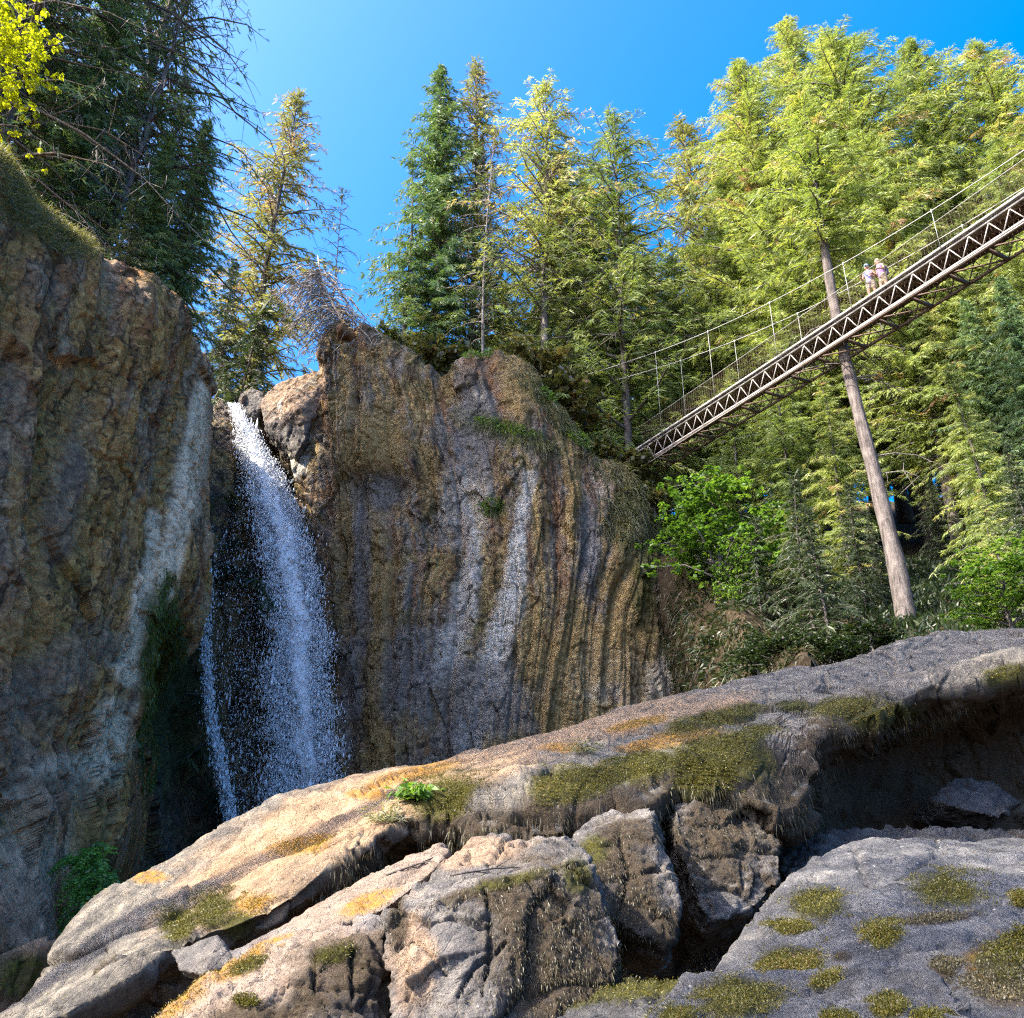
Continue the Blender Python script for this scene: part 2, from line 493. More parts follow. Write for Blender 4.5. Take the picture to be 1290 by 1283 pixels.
def loft(R, nu, nv, linv=0.0):
    """R (rows, cols, 3) -> verts, quads, s (along), t (down) in metres"""
    A = resample(np.transpose(R, (1, 0, 2)), nu)          # nu, rows, 3
    B = resample(np.transpose(A, (1, 0, 2)), nv, lin=linv)  # nv, nu, 3
    du = np.linalg.norm(np.diff(B, axis=1), axis=2)
    dv = np.linalg.norm(np.diff(B, axis=0), axis=2)
    s = np.concatenate([[0], np.cumsum(du.mean(axis=0))])
    t = np.concatenate([[0], np.cumsum(dv.mean(axis=1))])
    Sg, Tg = np.meshgrid(s, t)
    i = np.arange(nv - 1)[:, None] * nu
    j = np.arange(nu - 1)[None]
    q = np.stack([i + j, i + nu + j, i + nu + j + 1, i + j + 1], -1).reshape(-1, 4)
    return B.reshape(-1, 3), q, Sg.ravel(), Tg.ravel()


def blob(px, py, ells, soft=0.35, rag=None):
    """soft union of picture-measured ellipses (x, y, rx, ry, rot deg) as a mask on surface points"""
    r = np.zeros(len(px))
    for e in ells:
        x, y, rx, ry = e[:4]
        a = math.radians(e[4]) if len(e) > 4 else 0
        dx, dy = px - x, py - y
        u = (dx * math.cos(a) + dy * math.sin(a)) / rx
        w = (-dx * math.sin(a) + dy * math.cos(a)) / ry
        d = np.sqrt(u * u + w * w)
        if rag is not None:
            d = d + rag
        r = np.maximum(r, 1 - sstep(1 - soft, 1 + soft, d))
    return r


def line_mask(px, py, poly, rag=None, soft=0.5):
    """mask along a polyline [(x,y,halfwidth),...]"""
    r = np.zeros(len(px))
    for (x0, y0, w0), (x1, y1, w1) in zip(poly[:-1], poly[1:]):
        dx, dy = x1 - x0, y1 - y0
        t = np.clip(((px - x0) * dx + (py - y0) * dy) / (dx * dx + dy * dy), 0, 1)
        d = np.hypot(px - x0 - t * dx, py - y0 - t * dy) / (w0 + t * (w1 - w0))
        if rag is not None:
            d = d + rag
        r = np.maximum(r, 1 - sstep(1 - soft, 1 + soft, d))
    return r


# ---- main cliff
def build_main_cliff():
    top = [(352, 512, 44.6), (398, 472, 43.8), (428, 410, 43.6), (480, 430, 42.8), (530, 460, 42.2), (564, 474, 42), (590, 450, 41.6), (648, 456, 41.4), (700, 512, 41.4), (745, 566, 41.8), (788, 606, 42), (815, 642, 42.3), (836, 682, 42.8), (850, 700, 47)]
    mid = [(388, 690, 44.4), (428, 690, 42.8), (465, 690, 41.8), (510, 690, 41), (555, 690, 40.6), (595, 690, 40.3), (630, 690, 40), (672, 700, 39.9), (714, 712, 40), (752, 722, 40.2), (792, 732, 40.6), (823, 745, 41), (850, 765, 41.6), (868, 780, 47)]
    bot = [(420, 1000, 43.6), (447, 1005, 42.2), (470, 1005, 41), (503, 1005, 39.8), (540, 1005, 39.2), (576, 1000, 38.8), (608, 1000, 38.5), (640, 990, 38.4), (685, 980, 38.4), (738, 970, 38.7), (790, 955, 39.2), (838, 930, 40), (866, 905, 41), (900, 890, 47)]
    R = pts([top, mid, bot])
    back = R[0] + np.array([0, 6.0, 0.2])
    brow = R[0] + np.array([0, 1.2, 0.25])
    foot = R[2] + np.array([0, -0.4, -4.0])
    R = np.stack([back, brow, R[0], R[0] * 0.78 + R[1] * 0.22 + np.array([0, -0.25, 0]), R[1], R[2], foot])
    nu, nv = 520, 560
    v, q, s, t = loft(R, nu, nv)
    n = vnormals(v, q)
    top_t = t[np.argmin(np.abs(v[:, 2] - R[2][:, 2].mean()))]
    fr = sstep(2.0, 8.0, t)
    # leaning pillars and ribs
    lean = s + 0.08 * (t - 12) * np.sin(s * 0.35)
    w = fbm(np.stack([s * 0.35, t * 0.10, s * 0], 1), 3, s=5) * 1.1
    st = np.stack([lean * 0.62 + w, t * 0.05, s * 0], 1)
    rib = np.abs(vn(st, 11)) * 2 - 0.5
    rib2 = np.abs(fbm(np.stack([lean * 1.5 + w * 1.5, t * 0.10, s * 0], 1), 2, s=21)) * 2 - 0.4
    f1, e1 = facet(v * np.array([0.55, 0.55, 0.25]), 31)
    f2, e2 = facet(v * np.array([1.6, 1.6, 0.9]) + 0.3 * fbm(v * 2, 2, s=3)[:, None], 41)
    rib3 = np.minimum(np.abs(vn(np.stack([lean * 2.3 + w * 2.0, t * 0.07, s * 0], 1), 27)) * 3.0, 0.8)
    disp = fr * (0.40 * rib + 0.17 * rib2 + 0.16 * rib3 + 0.26 * f1) + 0.12 * f2 + 0.24 * fbm(v * 0.5, 3, s=7) + 0.11 * fbm(v * 2.2, 4, 0.6, s=8)
    disp -= 0.05 * (1 - sstep(0, 0.12, e2)) * fr
    px, py = PJ(v)
    # protruding nose with the arched shelf above it
    disp += 0.45 * blob(px, py, [(490, 560, 55, 38)], 0.6) - 0.5 * blob(px, py, [(480, 625, 42, 26)], 0.6)
    v = v + n * disp[:, None]
    px, py = PJ(v)
    rg = 0.7 * fbm(v * 1.1, 4, 0.65, s=61)
    pale = line_mask(px, py, [(668, 604, 9), (655, 660, 8), (648, 740, 16), (632, 800, 18), (612, 870, 20), (592, 930, 18)], rg)
    pale = np.maximum(pale, 0.8 * line_mask(px, py, [(600, 675, 10), (590, 740, 14), (560, 850, 20)], rg))
    pale = np.maximum(pale, line_mask(px, py, [(356, 512, 24), (366, 545, 22), (372, 590, 12)], rg))
    pale = np.maximum(pale, 0.55 * blob(px, py, [(780, 850, 26, 34), (830, 860, 20, 30), (745, 860, 30, 45), (590, 640, 30, 50)], 0.5, rg))
    ochre = blob(px, py, [(470, 560, 42, 55), (470, 760, 26, 110), (725, 620, 10, 60), (720, 830, 70, 70), (790, 790, 30, 110), (437, 620, 14, 160), (655, 470, 26, 45), (535, 900, 90, 28, -32), (405, 900, 22, 90), (700, 900, 90, 40)], 0.45, rg)
    blue = blob(px, py, [(478, 618, 36, 22), (455, 730, 12, 110), (600, 890, 70, 60), (520, 850, 34, 70), (600, 540, 26, 60), (440, 870, 14, 80), (740, 690, 16, 60)], 0.45, rg) * 0.8
    moss = blob(px, py, [(640, 545, 60, 14, 20), (620, 640, 14, 12), (800, 650, 26, 60), (740, 545, 60, 16, 45), (690, 500, 40, 14, 35), (810, 720, 16, 60)], 0.5, rg) * 0.7
    flow = np.stack([lean, t, s * 0], 1)
    o0 = P(640, 980, 40)
    me = mesh_np('cliff_terrain', v - o0, [q], MAT['cliff'], dict(flow=flow, pale=pale, ochre=ochre, blue=blue, moss=moss))
    o = link('cliff_terrain', me, None, o0)
    tag(o, 'tall ribbed brown and grey cliff face right of the waterfall', None, None, 'structure')
    return v, n


def build_left_cliff():
    top = [(-330, 40, 13), (-160, 100, 15), (-70, 150, 17), (0, 196, 19), (60, 275, 21), (120, 316, 23), (190, 352, 25), (224, 390, 27), (240, 438, 29.5), (247, 468, 32), (252, 490, 41)]
    a = [(-330, 500, 12.5), (-160, 500, 14.5), (-70, 520, 16.5), (-5, 550, 18.3), (50, 550, 20), (110, 550, 21.8), (170, 560, 23.8), (202, 575, 25.6), (231, 600, 28), (243, 620, 31), (250, 640, 41)]
    b = [(-330, 750, 12), (-160, 750, 14.2), (-70, 750, 16.2), (-10, 750, 18), (38, 750, 19.6), (90, 750, 21.2), (140, 750, 22.8), (180, 755, 24.4), (222, 765, 27), (238, 780, 31), (244, 800, 41)]
    c = [(-330, 900, 11.6), (-160, 900, 13.9), (-70, 900, 15.8), (-15, 900, 17.5), (25, 900, 19), (68, 900, 20.4), (105, 900, 21.8), (138, 900, 23.4), (166, 905, 26), (190, 915, 31), (205, 930, 41)]
    d = [(-330, 1080, 11.2), (-160, 1080, 13.4), (-70, 1080, 15.2), (-18, 1080, 16.6), (20, 1080, 17.8), (52, 1080, 19), (82, 1080, 20.2), (112, 1075, 21.8), (142, 1070, 24.5), (168, 1080, 31), (180, 1090, 41)]
    e = [(-330, 1300, 10.6), (-160, 1300, 12.4), (-70, 1300, 14), (-22, 1300, 15), (8, 1295, 16), (28, 1285, 17), (48, 1275, 18.3), (68, 1250, 20.2), (92, 1220, 23.2), (120, 1210, 31), (140, 1200, 41)]
    R = pts([top, a, b, c, d, e])
    back = R[0] + np.array([-5.0, 9.0, 3.0])
    brow = R[0] + np.array([-0.7, 1.4, 0.5])
    R = np.concatenate([[back, brow], R, [R[-1] + np.array([0, -0.5, -4.0])]])
    v, q, s, t = loft(R, 620, 640)
    n = vnormals(v, q)
    fr = sstep(5.0, 14.0, t)
    lean = s + 0.16 * t
    w = fbm(np.stack([s * 0.35, t * 0.10, s * 0], 1), 3, s=105) * 1.0
    rib = np.abs(vn(np.stack([lean * 0.6 + w, t * 0.05, s * 0], 1), 111)) * 2 - 0.5
    rib2 = np.abs(fbm(np.stack([lean * 1.7 + w * 1.5, t * 0.12, s * 0], 1), 2, s=121)) * 2 - 0.4
    f1, e1 = facet(v * np.array([0.5, 0.5, 0.32]), 131)
    f2, e2 = facet(v * np.array([1.7, 1.7, 1.0]) + 0.3 * fbm(v * 2, 2, s=103)[:, None], 141)
    px, py = PJ(v)
    low = sstep(860, 1000, py)
    disp = fr * ((0.36 * rib + 0.16 * rib2) * (1 - 0.97 * low) + (0.22 + 0.4 * low) * f1) + (0.11 + 0.2 * low) * f2 + 0.22 * fbm(v * 0.5, 3, s=107) + 0.10 * fbm(v * 2.4, 4, 0.6, s=108)
    disp -= 0.05 * (1 - sstep(0, 0.12, e2)) * fr
    disp -= 0.9 * blob(px, py, [(205, 850, 26, 90)], 0.6) * fr
    disp *= 1 - 0.9 * sstep(22, 27, v[:, 1]) * sstep(900, 1050, py)
    disp *= 1 - 0.85 * blob(px, py, [(80, 1130, 75, 85)], 0.5)
    v = v + n * disp[:, None]
    px, py = PJ(v)
    rg = 0.6 * fbm(v * 1.2, 4, 0.65, s=161)
    pale = line_mask(px, py, [(254, 490, 9), (246, 560, 14), (232, 640, 17), (214, 700, 15), (205, 770, 10)], 0.5 * rg)
    pale = np.maximum(pale, 0.9 * line_mask(px, py, [(194, 650, 8), (190, 710, 10), (172, 790, 14), (160, 850, 14)], rg))
    pale = np.maximum(pale, 0.95 * blob(px, py, [(128, 945, 30, 60, 20), (80, 965, 45, 14, -8), (30, 1020, 30, 30)], 0.4, rg))
    pale = np.maximum(pale, 0.5 * blob(px, py, [(30, 1100, 60, 60), (60, 1180, 30, 30)], 0.5, rg))
    ochre = 0.7 * blob(px, py, [(30, 810, 60, 40), (130, 390, 9, 40), (80, 560, 8, 120, 12), (120, 1030, 34, 45), (20, 640, 10, 60)], 0.45, rg)
    blue = blob(px, py, [(85, 620, 26, 90, 12), (40, 870, 120, 34, -38), (40, 980, 60, 60), (30, 1180, 80, 90)], 0.45, rg) * 0.6
    moss = blob(px, py, [(205, 845, 28, 105), (120, 1120, 26, 60), (60, 260, 80, 40, 40), (30, 1230, 50, 30)], 0.35, 0.5 * rg)
    pale = np.clip(pale * 1.35, 0, 1.3)
    flow = np.stack([lean, t, s * 0], 1)
    o0 = P(60, 1250, 17)
    me = mesh_np('cliff_terrain', v - o0, [q], MAT['leftcliff'], dict(flow=flow, pale=pale, ochre=ochre, blue=blue, moss=moss))
    tag(link('cliff_terrain', me, None, o0), 'dark brown cliff wall left of the waterfall with a pale bleached edge', None, None, 'structure')
    return v, n


def build_alcove():
    cols = [(150, 36), (205, 39), (240, 45), (262, 46), (288, 46.2), (310, 46.4), (350, 46.4), (400, 46.2), (470, 46)]
    rows = []
    ty = [610, 600, 530, 508, 512, 518, 530, 540, 560]
    rows.append([(x, y, Y) for (x, Y), y in zip(cols, ty)])
    rows.append([(x - 6, 700, Y - 0.3) for x, Y in cols])
    rows.append([(x - 20, 880, Y - 0.8) for x, Y in cols])
    rows.append([(x - 30, 1130, Y - 1.5) for x, Y in cols])
    R = pts(rows)
    R = np.concatenate([[R[0] + np.array([0, 7, 0.2])], R])
    v, q, s, t = loft(R, 220, 300)
    n = vnormals(v, q)
    f1, e1 = facet(v * np.array([0.45, 0.45, 0.22]), 231)
    f2, e2 = facet(v * np.array([1.2, 1.2, 0.7]), 241)
    v = v + n * (0.9 * f1 + 0.35 * f2 + 0.4 * fbm(v * 0.5, 3, s=207) + 0.12 * fbm(v * 2.2, 4, s=208))[:, None]
    px, py = PJ(v)
    rg = 0.6 * fbm(v * 1.2, 4, 0.65, s=261)
    z = np.zeros(len(v))
    blue = blob(px, py, [(270, 590, 20, 100)], 0.4, rg) * 0.9
    moss = blob(px, py, [(200, 860, 60, 140)], 0.5, rg)
    o0 = P(300, 1050, 45)
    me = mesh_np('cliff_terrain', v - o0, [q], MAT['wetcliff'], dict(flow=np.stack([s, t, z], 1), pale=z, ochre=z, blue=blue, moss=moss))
    tag(link('cliff_terrain', me, None, o0), 'dark wet rock alcove behind the waterfall', None, None, 'structure')


VM, NM = build_main_cliff()
VL, NL = build_left_cliff()
build_alcove()

# ---- ground sheet: creek bed, plateau behind the cliffs, forested slope on the right
RIM = np.array([(-60, -5, 20.0), (-25, 4, 17.0)] + [tuple(P(*c) + np.array([-0.5, 1.5, -EYE[2] - 0.5])) for c in [(-200, 90, 15), (0, 200, 19.5), (120, 320, 23.5), (224, 396, 28)]]
               + [tuple(P(*c) + np.array([0, 1.8, -EYE[2] - 0.7])) for c in [(255, 470, 40), (290, 522, 46), (350, 520, 46), (430, 430, 44), (600, 450, 43), (700, 500, 43), (790, 592, 44), (836, 672, 47.5)]]
               + [(10.5, 58, 20.0), (12.0, 90, 22.0), (14, 400, 24)])


def ground_h(x, y):
    """height above the creek bed"""
    x = np.asarray(x, float)
    y = np.asarray(y, float)
    best = np.full(x.shape, 1e9)
    sg = np.zeros(x.shape)
    rz = np.zeros(x.shape)
    for (x0, y0, z0), (x1, y1, z1) in zip(RIM[:-1], RIM[1:]):
        dx, dy = x1 - x0, y1 - y0
        t = np.clip(((x - x0) * dx + (y - y0) * dy) / (dx * dx + dy * dy), 0, 1)
        d = np.hypot(x - x0 - t * dx, y - y0 - t * dy)
        sgn = np.where(dx * (y - y0) - dy * (x - x0) > 0, 1.0, -1.0)
        m = d < best
        best = np.where(m, d, best)
        sg = np.where(m, sgn, sg)
        rz = np.where(m, z0 + t * (z1 - z0), rz)
    d = best * sg
    plat = (rz + EYE[2]) * sstep(-0.1, 1.6, d) + 0.10 * np.clip(d - 2, 0, 80) * (d > 0)
    right = 11.0 + 0.50 * (y - 25) + 0.10 * (x - 12)
    right = np.clip(right, -1, 48 + 0.03 * y) * sstep(6.5, 13, x) * sstep(15, 27, y + 0.3 * (x - 12))
    back = np.clip((y - 46) * 0.35, 0, 14) * sstep(8, 12, x)
    left = 9 * sstep(-14, -45, x) * (1 - sstep(-6, 10, y + 0 * x)) + 6 * sstep(20, 60, x) * (1 - sstep(0, 20, y))
    return np.maximum(np.maximum(plat, right), np.maximum(left, 0))


def build_ground():
    xs = np.concatenate([np.linspace(-900, -70, 16)[:-1], np.linspace(-70, 90, 230), np.linspace(90, 900, 16)[1:]])
    ys = np.concatenate([np.linspace(-500, -30, 12)[:-1], np.linspace(-30, 130, 230), np.linspace(130, 1200, 20)[1:]])
    X, Y = np.meshgrid(xs, ys)
    x, y = X.ravel(), Y.ravel()
    z = ground_h(x, y)
    p = np.stack([x, y, z * 0], 1)
    z = z + 0.35 * fbm(p * 0.25, 4, s=301) + 6 * fbm(p * 0.01, 3, s=302) * sstep(130, 400, np.hypot(x, y - 40))
    v = np.stack([x, y, z], 1)
    nx, ny = len(xs), len(ys)
    i = np.arange(ny - 1)[:, None] * nx
    j = np.arange(nx - 1)[None]
    q = np.stack([i + j, i + j + 1, i + nx + j + 1, i + nx + j], -1).reshape(-1, 4)
    tag(link('ground', mesh_np('ground', v, [q], MAT['ground'])), 'brown forest floor and creek bed under rocks and trees', None, None, 'structure')


build_ground()


def gz(x, y):
    return float(ground_h(np.array([x]), np.array([y]))[0])

# ------------------------------------------------------------------ foreground rocks
SURF = {}          # name -> (verts, normals) of each rock, used to seat moss, ferns and roots


def rock_attrs(v, masks, rgs=0.6, s=401):
    px, py = PJ(v)
    rg = rgs * fbm(v * 2.6, 5, 0.65, s=s)
    out = {}
    for k in ('moss', 'tan', 'brown', 'orange'):
        m = np.zeros(len(v))
        for kind, data in masks.get(k, []):
            soft = 0.35
            mm = blob(px, py, data, soft, rg) if kind == 'b' else line_mask(px, py, data, rg)
            m = np.maximum(m, mm)
        out[k] = m
    return out


def hull_rock(name, label, ptsP, vox, mat, masks=None, back=1.5, seed=0, amp=(0.10, 0.05, 0.02), fs=(1.1, 3.0), smooth_it=1, drop=None, cat='boulder', group=None, extra=None, cracks=None, crack_d=0.07):
    """a block: hull of its measured corners (plus hidden back corners), remeshed and weathered"""
    import bmesh
    W = [P(*c) for c in ptsP]
    W += [w + np.array([0, back, -0.25 * back]) for w in W]
    if drop:
        W += [w + np.array([0, 0.3, -drop]) for w in W]
    if extra:
        W += [np.array(e, float) for e in extra]
    bm = bmesh.new()
    for w in W:
        bm.verts.new(w)
    r = bmesh.ops.convex_hull(bm, input=bm.verts)
    junk = [g_ for g_ in r['geom_interior'] + r['geom_unused'] if isinstance(g_, bmesh.types.BMVert)]
    bmesh.ops.delete(bm, geom=list(set(junk)), context='VERTS')
    me = bpy.data.meshes.new('tmp')
    bm.to_mesh(me)
    bm.free()
    o = bpy.data.objects.new('tmp', me)
    COL.objects.link(o)
    m = o.modifiers.new('r', 'REMESH')
    m.mode = 'VOXEL'
    m.voxel_size = vox
    sm = o.modifiers.new('s', 'SMOOTH')
    sm.iterations = smooth_it
    sm.factor = 0.5
    dg = bpy.context.evaluated_depsgraph_get()
    ev = o.evaluated_get(dg).to_mesh()
    v = np.empty(len(ev.vertices) * 3, dtype=np.float32)
    ev.vertices.foreach_get('co', v)
    v = v.reshape(-1, 3).astype(float)
    li = np.empty(len(ev.loops), dtype=np.int32)
    ev.loops.foreach_get('vertex_index', li)
    q = li.reshape(-1, 4) if len(li) == 4 * len(ev.polygons) else np.array([list(p.vertices) for p in ev.polygons])
    bpy.data.objects.remove(o)
    bpy.data.meshes.remove(me)
    n = vnormals(v, q)
    f1, e1 = facet(v * fs[0] + 0.2 * fbm(v * 1.5, 2, s=seed + 3)[:, None], seed + 1)
    f2, e2 = facet(v * fs[1] + 0.25 * fbm(v * 4, 2, s=seed + 4)[:, None], seed + 9)
    f3, e3 = facet(v * fs[1] * 2.9 + 0.3 * fbm(v * 9, 2, s=seed + 14)[:, None], seed + 19)
    d = amp[0] * 0.6 * f1 + amp[1] * 1.0 * f2 + amp[1] * 0.35 * f3 + amp[0] * 0.22 * fbm(v * 1.3, 3, s=seed + 5) + amp[2] * 2.6 * fbm(v * 6, 5, 0.66, s=seed + 6) - 0.6 * amp[1] * (1 - sstep(0, 0.07, e1)) - 0.35 * amp[1] * (1 - sstep(0, 0.06, e2))
    if cracks:
        px, py = PJ(v)
        wob = 0.9 * fbm(v * 5, 3, s=seed + 31)
        jx, jy = px + 9 * fbm(v * 2.5, 3, s=seed + 32), py + 9 * fbm(v * 2.5, 3, s=seed + 33)
        for cr in cracks:
            d -= crack_d * line_mask(jx, jy, cr, wob, 0.6)
    v = v + n * d[:, None]
    n = vnormals(v, q)
    at = rock_attrs(v, masks or {}, s=seed + 70)
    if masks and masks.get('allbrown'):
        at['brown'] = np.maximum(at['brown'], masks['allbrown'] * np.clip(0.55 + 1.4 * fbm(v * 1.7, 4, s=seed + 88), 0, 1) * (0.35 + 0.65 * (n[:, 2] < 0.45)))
    o0 = v.mean(axis=0)
    o0[2] = v[:, 2].min()
    o = link(name, mesh_np(name, v - o0, [q], mat, at), None, o0)
    tag(o, label, cat, group)
    SURF[o.name] = (v, n, o)
    return o


# the long tilted slab
def build_slab():
    U = [(-60, 1300, 10), (20, 1265, 11), (100, 1165, 12), (165, 1110, 12.5), (240, 1066, 13), (335, 1012, 13.5), (430, 985, 14), (540, 962, 14.5), (620, 938, 15), (700, 918, 15.5), (780, 893, 16), (870, 872, 16.5), (960, 850, 17), (1050, 832, 17.5), (1115, 812, 18), (1160, 799, 18.5), (1290, 793, 19), (1450, 790, 19)]
    Mm = [(-55, 1330, 9.4), (40, 1285, 10), (140, 1200, 10.6), (225, 1150, 11.1), (310, 1105, 11.4), (385, 1062, 11.7), (452, 1022, 12), (536, 992, 12.2), (612, 968, 12.4), (700, 955, 12.6), (785, 942, 12.8), (870, 926, 13), (955, 912, 13.4), (1010, 892, 14), (1060, 872, 14.6), (1140, 850, 15), (1260, 828, 15.5), (1420, 812, 15.5)]
    L = [(-50, 1345, 9), (60, 1300, 9.2), (190, 1225, 9.6), (300, 1185, 10), (385, 1135, 10.3), (432, 1092, 10.6), (492, 1052, 10.8), (570, 1036, 10.9), (616, 1056, 10.7), (690, 1066, 10.7), (770, 1042, 10.8), (850, 1006, 11.1), (925, 1012, 11.1), (988, 1032, 11.3), (1050, 935, 12.4), (1130, 896, 12.8), (1245, 858, 13.2), (1400, 825, 13.2)]
    K = [(-50, 1350, 9.3), (70, 1310, 9.6), (200, 1240, 10.1), (312, 1200, 10.6), (400, 1145, 11.2), (450, 1108, 11.8), (510, 1075, 12.3), (580, 1060, 12.4), (625, 1078, 11.8), (695, 1084, 11.8), (775, 1062, 12.0), (855, 1026, 12.4), (930, 1040, 12.4), (1000, 1056, 13.0), (1070, 950, 14.6), (1150, 930, 15.4), (1255, 905, 15.8), (1400, 865, 15.8)]
    R = pts([U, Mm, L, K])
    back = R[0] + np.array([0, 2.5, -0.9])
    back2 = R[0] + np.array([0, 4.5, -4.0])
    back2[:, 2] = np.minimum(back2[:, 2], -0.5)
    foot = R[3].copy() + np.array([0, 0.5, 0])
    foot[:, 2] = -0.6
    R = np.stack([back2, back, R[0] + np.array([0, 0.6, -0.06]), R[0], 0.5 * (R[0] + R[1]) + np.array([0, 0, 0.05]), R[1], R[2] + np.array([0, 0.05, 0.12]), R[2] + np.array([0, 0.1, -0.03]), R[3], foot])
    v, q, s, t = loft(R, 900, 420, 0.25)
    n = vnormals(v, q)
    px, py = PJ(v)
    f1, e1 = facet(v * 0.55 + 0.15 * fbm(v, 2, s=503)[:, None], 501)
    f2, e2 = facet(v * np.array([1.6, 1.6, 1.6]) + 0.25 * fbm(v * 2.5, 2, s=504)[:, None], 511)
    under = (n[:, 2] < 0.15) * 1.0
    d = 0.09 * f1 + (0.035 + 0.10 * under) * f2 + 0.08 * fbm(v * 0.9, 4, s=507) + 0.030 * fbm(v * 4, 5, 0.6, s=508) + 0.012 * fbm(v * 14, 3, s=509)
    d -= 0.03 * (1 - sstep(0, 0.06, e2)) + 0.05 * (1 - sstep(0, 0.05, e1))
    d += 0.28 * under * fbm(v * 0.8, 3, s=515)
    d += 0.10 * blob(px, py, [(800, 975, 190, 55, -10)], 0.5) * (1 + fbm(v * 3, 3, s=516))
    jx, jy = px + 10 * fbm(v * 2.0, 3, s=521), py + 10 * fbm(v * 2.0, 3, s=522)
    for cr in ([(200, 1160, 1.5), (300, 1108, 2), (420, 1040, 1.5)], [(330, 1080, 1.5), (480, 1010, 1.5)], [(640, 962, 2), (690, 975, 2.5), (720, 1000, 2)], [(880, 905, 1.5), (1010, 880, 1.5)], [(1000, 870, 1.5), (1150, 835, 1.5), (1290, 815, 1.5)], [(560, 1000, 2), (600, 985, 2), (640, 1000, 2)]):
        d -= 0.06 * line_mask(jx, jy, cr, 0.9 * fbm(v * 4, 3, s=523), 0.6)
    v = v + n * d[:, None]
    n = vnormals(v, q)
    masks = dict(
        moss=[('b', [(905, 905, 60, 12, -12), (800, 968, 64, 18, -12), (890, 952, 60, 22, -14), (720, 988, 54, 20, -8), (560, 1005, 48, 26, -20), (940, 930, 40, 12, -18), (1065, 890, 50, 11, -6), (1110, 905, 48, 16, -10), (1270, 852, 32, 13, -14), (268, 1145, 26, 26), (300, 1165, 24, 22), (225, 1165, 20, 22), (890, 985, 40, 24), (1000, 890, 22, 8), (930, 960, 46, 30)])],
        tan=[('b', [(420, 1045, 210, 56, -24), (560, 975, 150, 26, -16), (760, 915, 140, 18, -14), (330, 1120, 110, 50, -25), (900, 890, 60, 10, -12)]), ],  # tan rock, widened to put the warm sunlit tone into the colour
        brown=[('b', [(760, 1020, 190, 36, -10), (1200, 920, 150, 30, -12), (440, 1110, 60, 22, -38), (1000, 1020, 60, 50), (580, 1040, 60, 20), (990, 895, 30, 10), (1010, 930, 40, 20), (1100, 980, 250, 90)])],
        orange=[('b', [(380, 1065, 36, 12, -8), (520, 975, 60, 9, -16), (800, 912, 40, 6, -12), (320, 1138, 26, 12, -15), (850, 930, 60, 10, -12), (460, 1000, 30, 6), (710, 942, 24, 6), (190, 1105, 24, 8)])])
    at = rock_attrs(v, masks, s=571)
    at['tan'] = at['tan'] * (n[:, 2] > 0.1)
    at['brown'] = np.maximum(at['brown'] * (n[:, 2] < 0.75), 0.8 * sstep(0.25, -0.2, n[:, 2]) * np.clip(0.6 + fbm(v * 1.5, 3, s=577), 0, 1))  # downward faces: brown rock tone with the undercut's shade mixed into the colour
    o0 = P(640, 1000, 13)
    o0[2] = 0
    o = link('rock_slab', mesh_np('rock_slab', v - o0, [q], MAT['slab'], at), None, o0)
    tag(o, 'very long tilted grey rock slab with mossy lip, sunlit tan at its lower end', 'rock slab')
    SURF['slab'] = (v, n, o)


build_slab()
B = 'b'
hull_rock('rock_slab', 'flat pale slab with a narrow cleft, tucked under the long mossy slab', [(285, 1203, 8.9), (400, 1142, 9.3), (470, 1100, 9.7), (556, 1064, 10.0), (566, 1072, 9.8), (548, 1096, 9.3), (485, 1146, 8.7), (380, 1186, 8.6), (300, 1216, 8.5)], 0.026, MAT['tanrock'],
          dict(tan=[(B, [(470, 1110, 140, 44, -28)])], orange=[(B, [(460, 1138, 40, 10, -22), (340, 1190, 30, 7, -20)])], moss=[(B, [(370, 1200, 20, 9, -20)])]), back=0.6, seed=610, amp=(0.05, 0.03, 0.012), cat='rock slab')  # top tinted tan to add to its sunlit warmth
hull_rock('boulder', 'large split block with pale left face and brown mossy right half', [(487, 1152, 8.0), (486, 1175, 7.95), (560, 1090, 9.0), (600, 1060, 9.7), (640, 1058, 9.8), (712, 1052, 9.6), (742, 1088, 8.5), (600, 1118, 8.05), (690, 1096, 8.2), (502, 1330, 7.5), (560, 1380, 7.3), (700, 1330, 7.6), (786, 1206, 8.2), (768, 1238, 8.1)], 0.021, MAT['boulder'],
          dict(brown=[(B, [(680, 1180, 76, 90), (720, 1240, 90, 50), (600, 1125, 60, 10, -12), (500, 1160, 14, 40), (640, 1130, 50, 30)])], moss=[(B, [(725, 1105, 18, 22), (640, 1110, 60, 8, -14)])], tan=[(B, [(520, 1200, 30, 60), (600, 1075, 60, 18, -10)])]), back=1.4, cracks=[[(500, 1146, 2), (545, 1165, 2.5), (572, 1158, 3), (616, 1170, 1.5)], [(640, 1190, 2), (600, 1215, 2), (572, 1262, 1.5)], [(612, 1118, 2), (620, 1180, 2.5), (606, 1262, 2)], [(520, 1190, 1.5), (560, 1230, 1.5)], [(660, 1100, 2), (690, 1150, 2), (760, 1210, 2)]], seed=630, amp=(0.10, 0.07, 0.018), fs=(0.9, 2.4))  # tan ellipse on the left face repeats the sunlit patch as colour
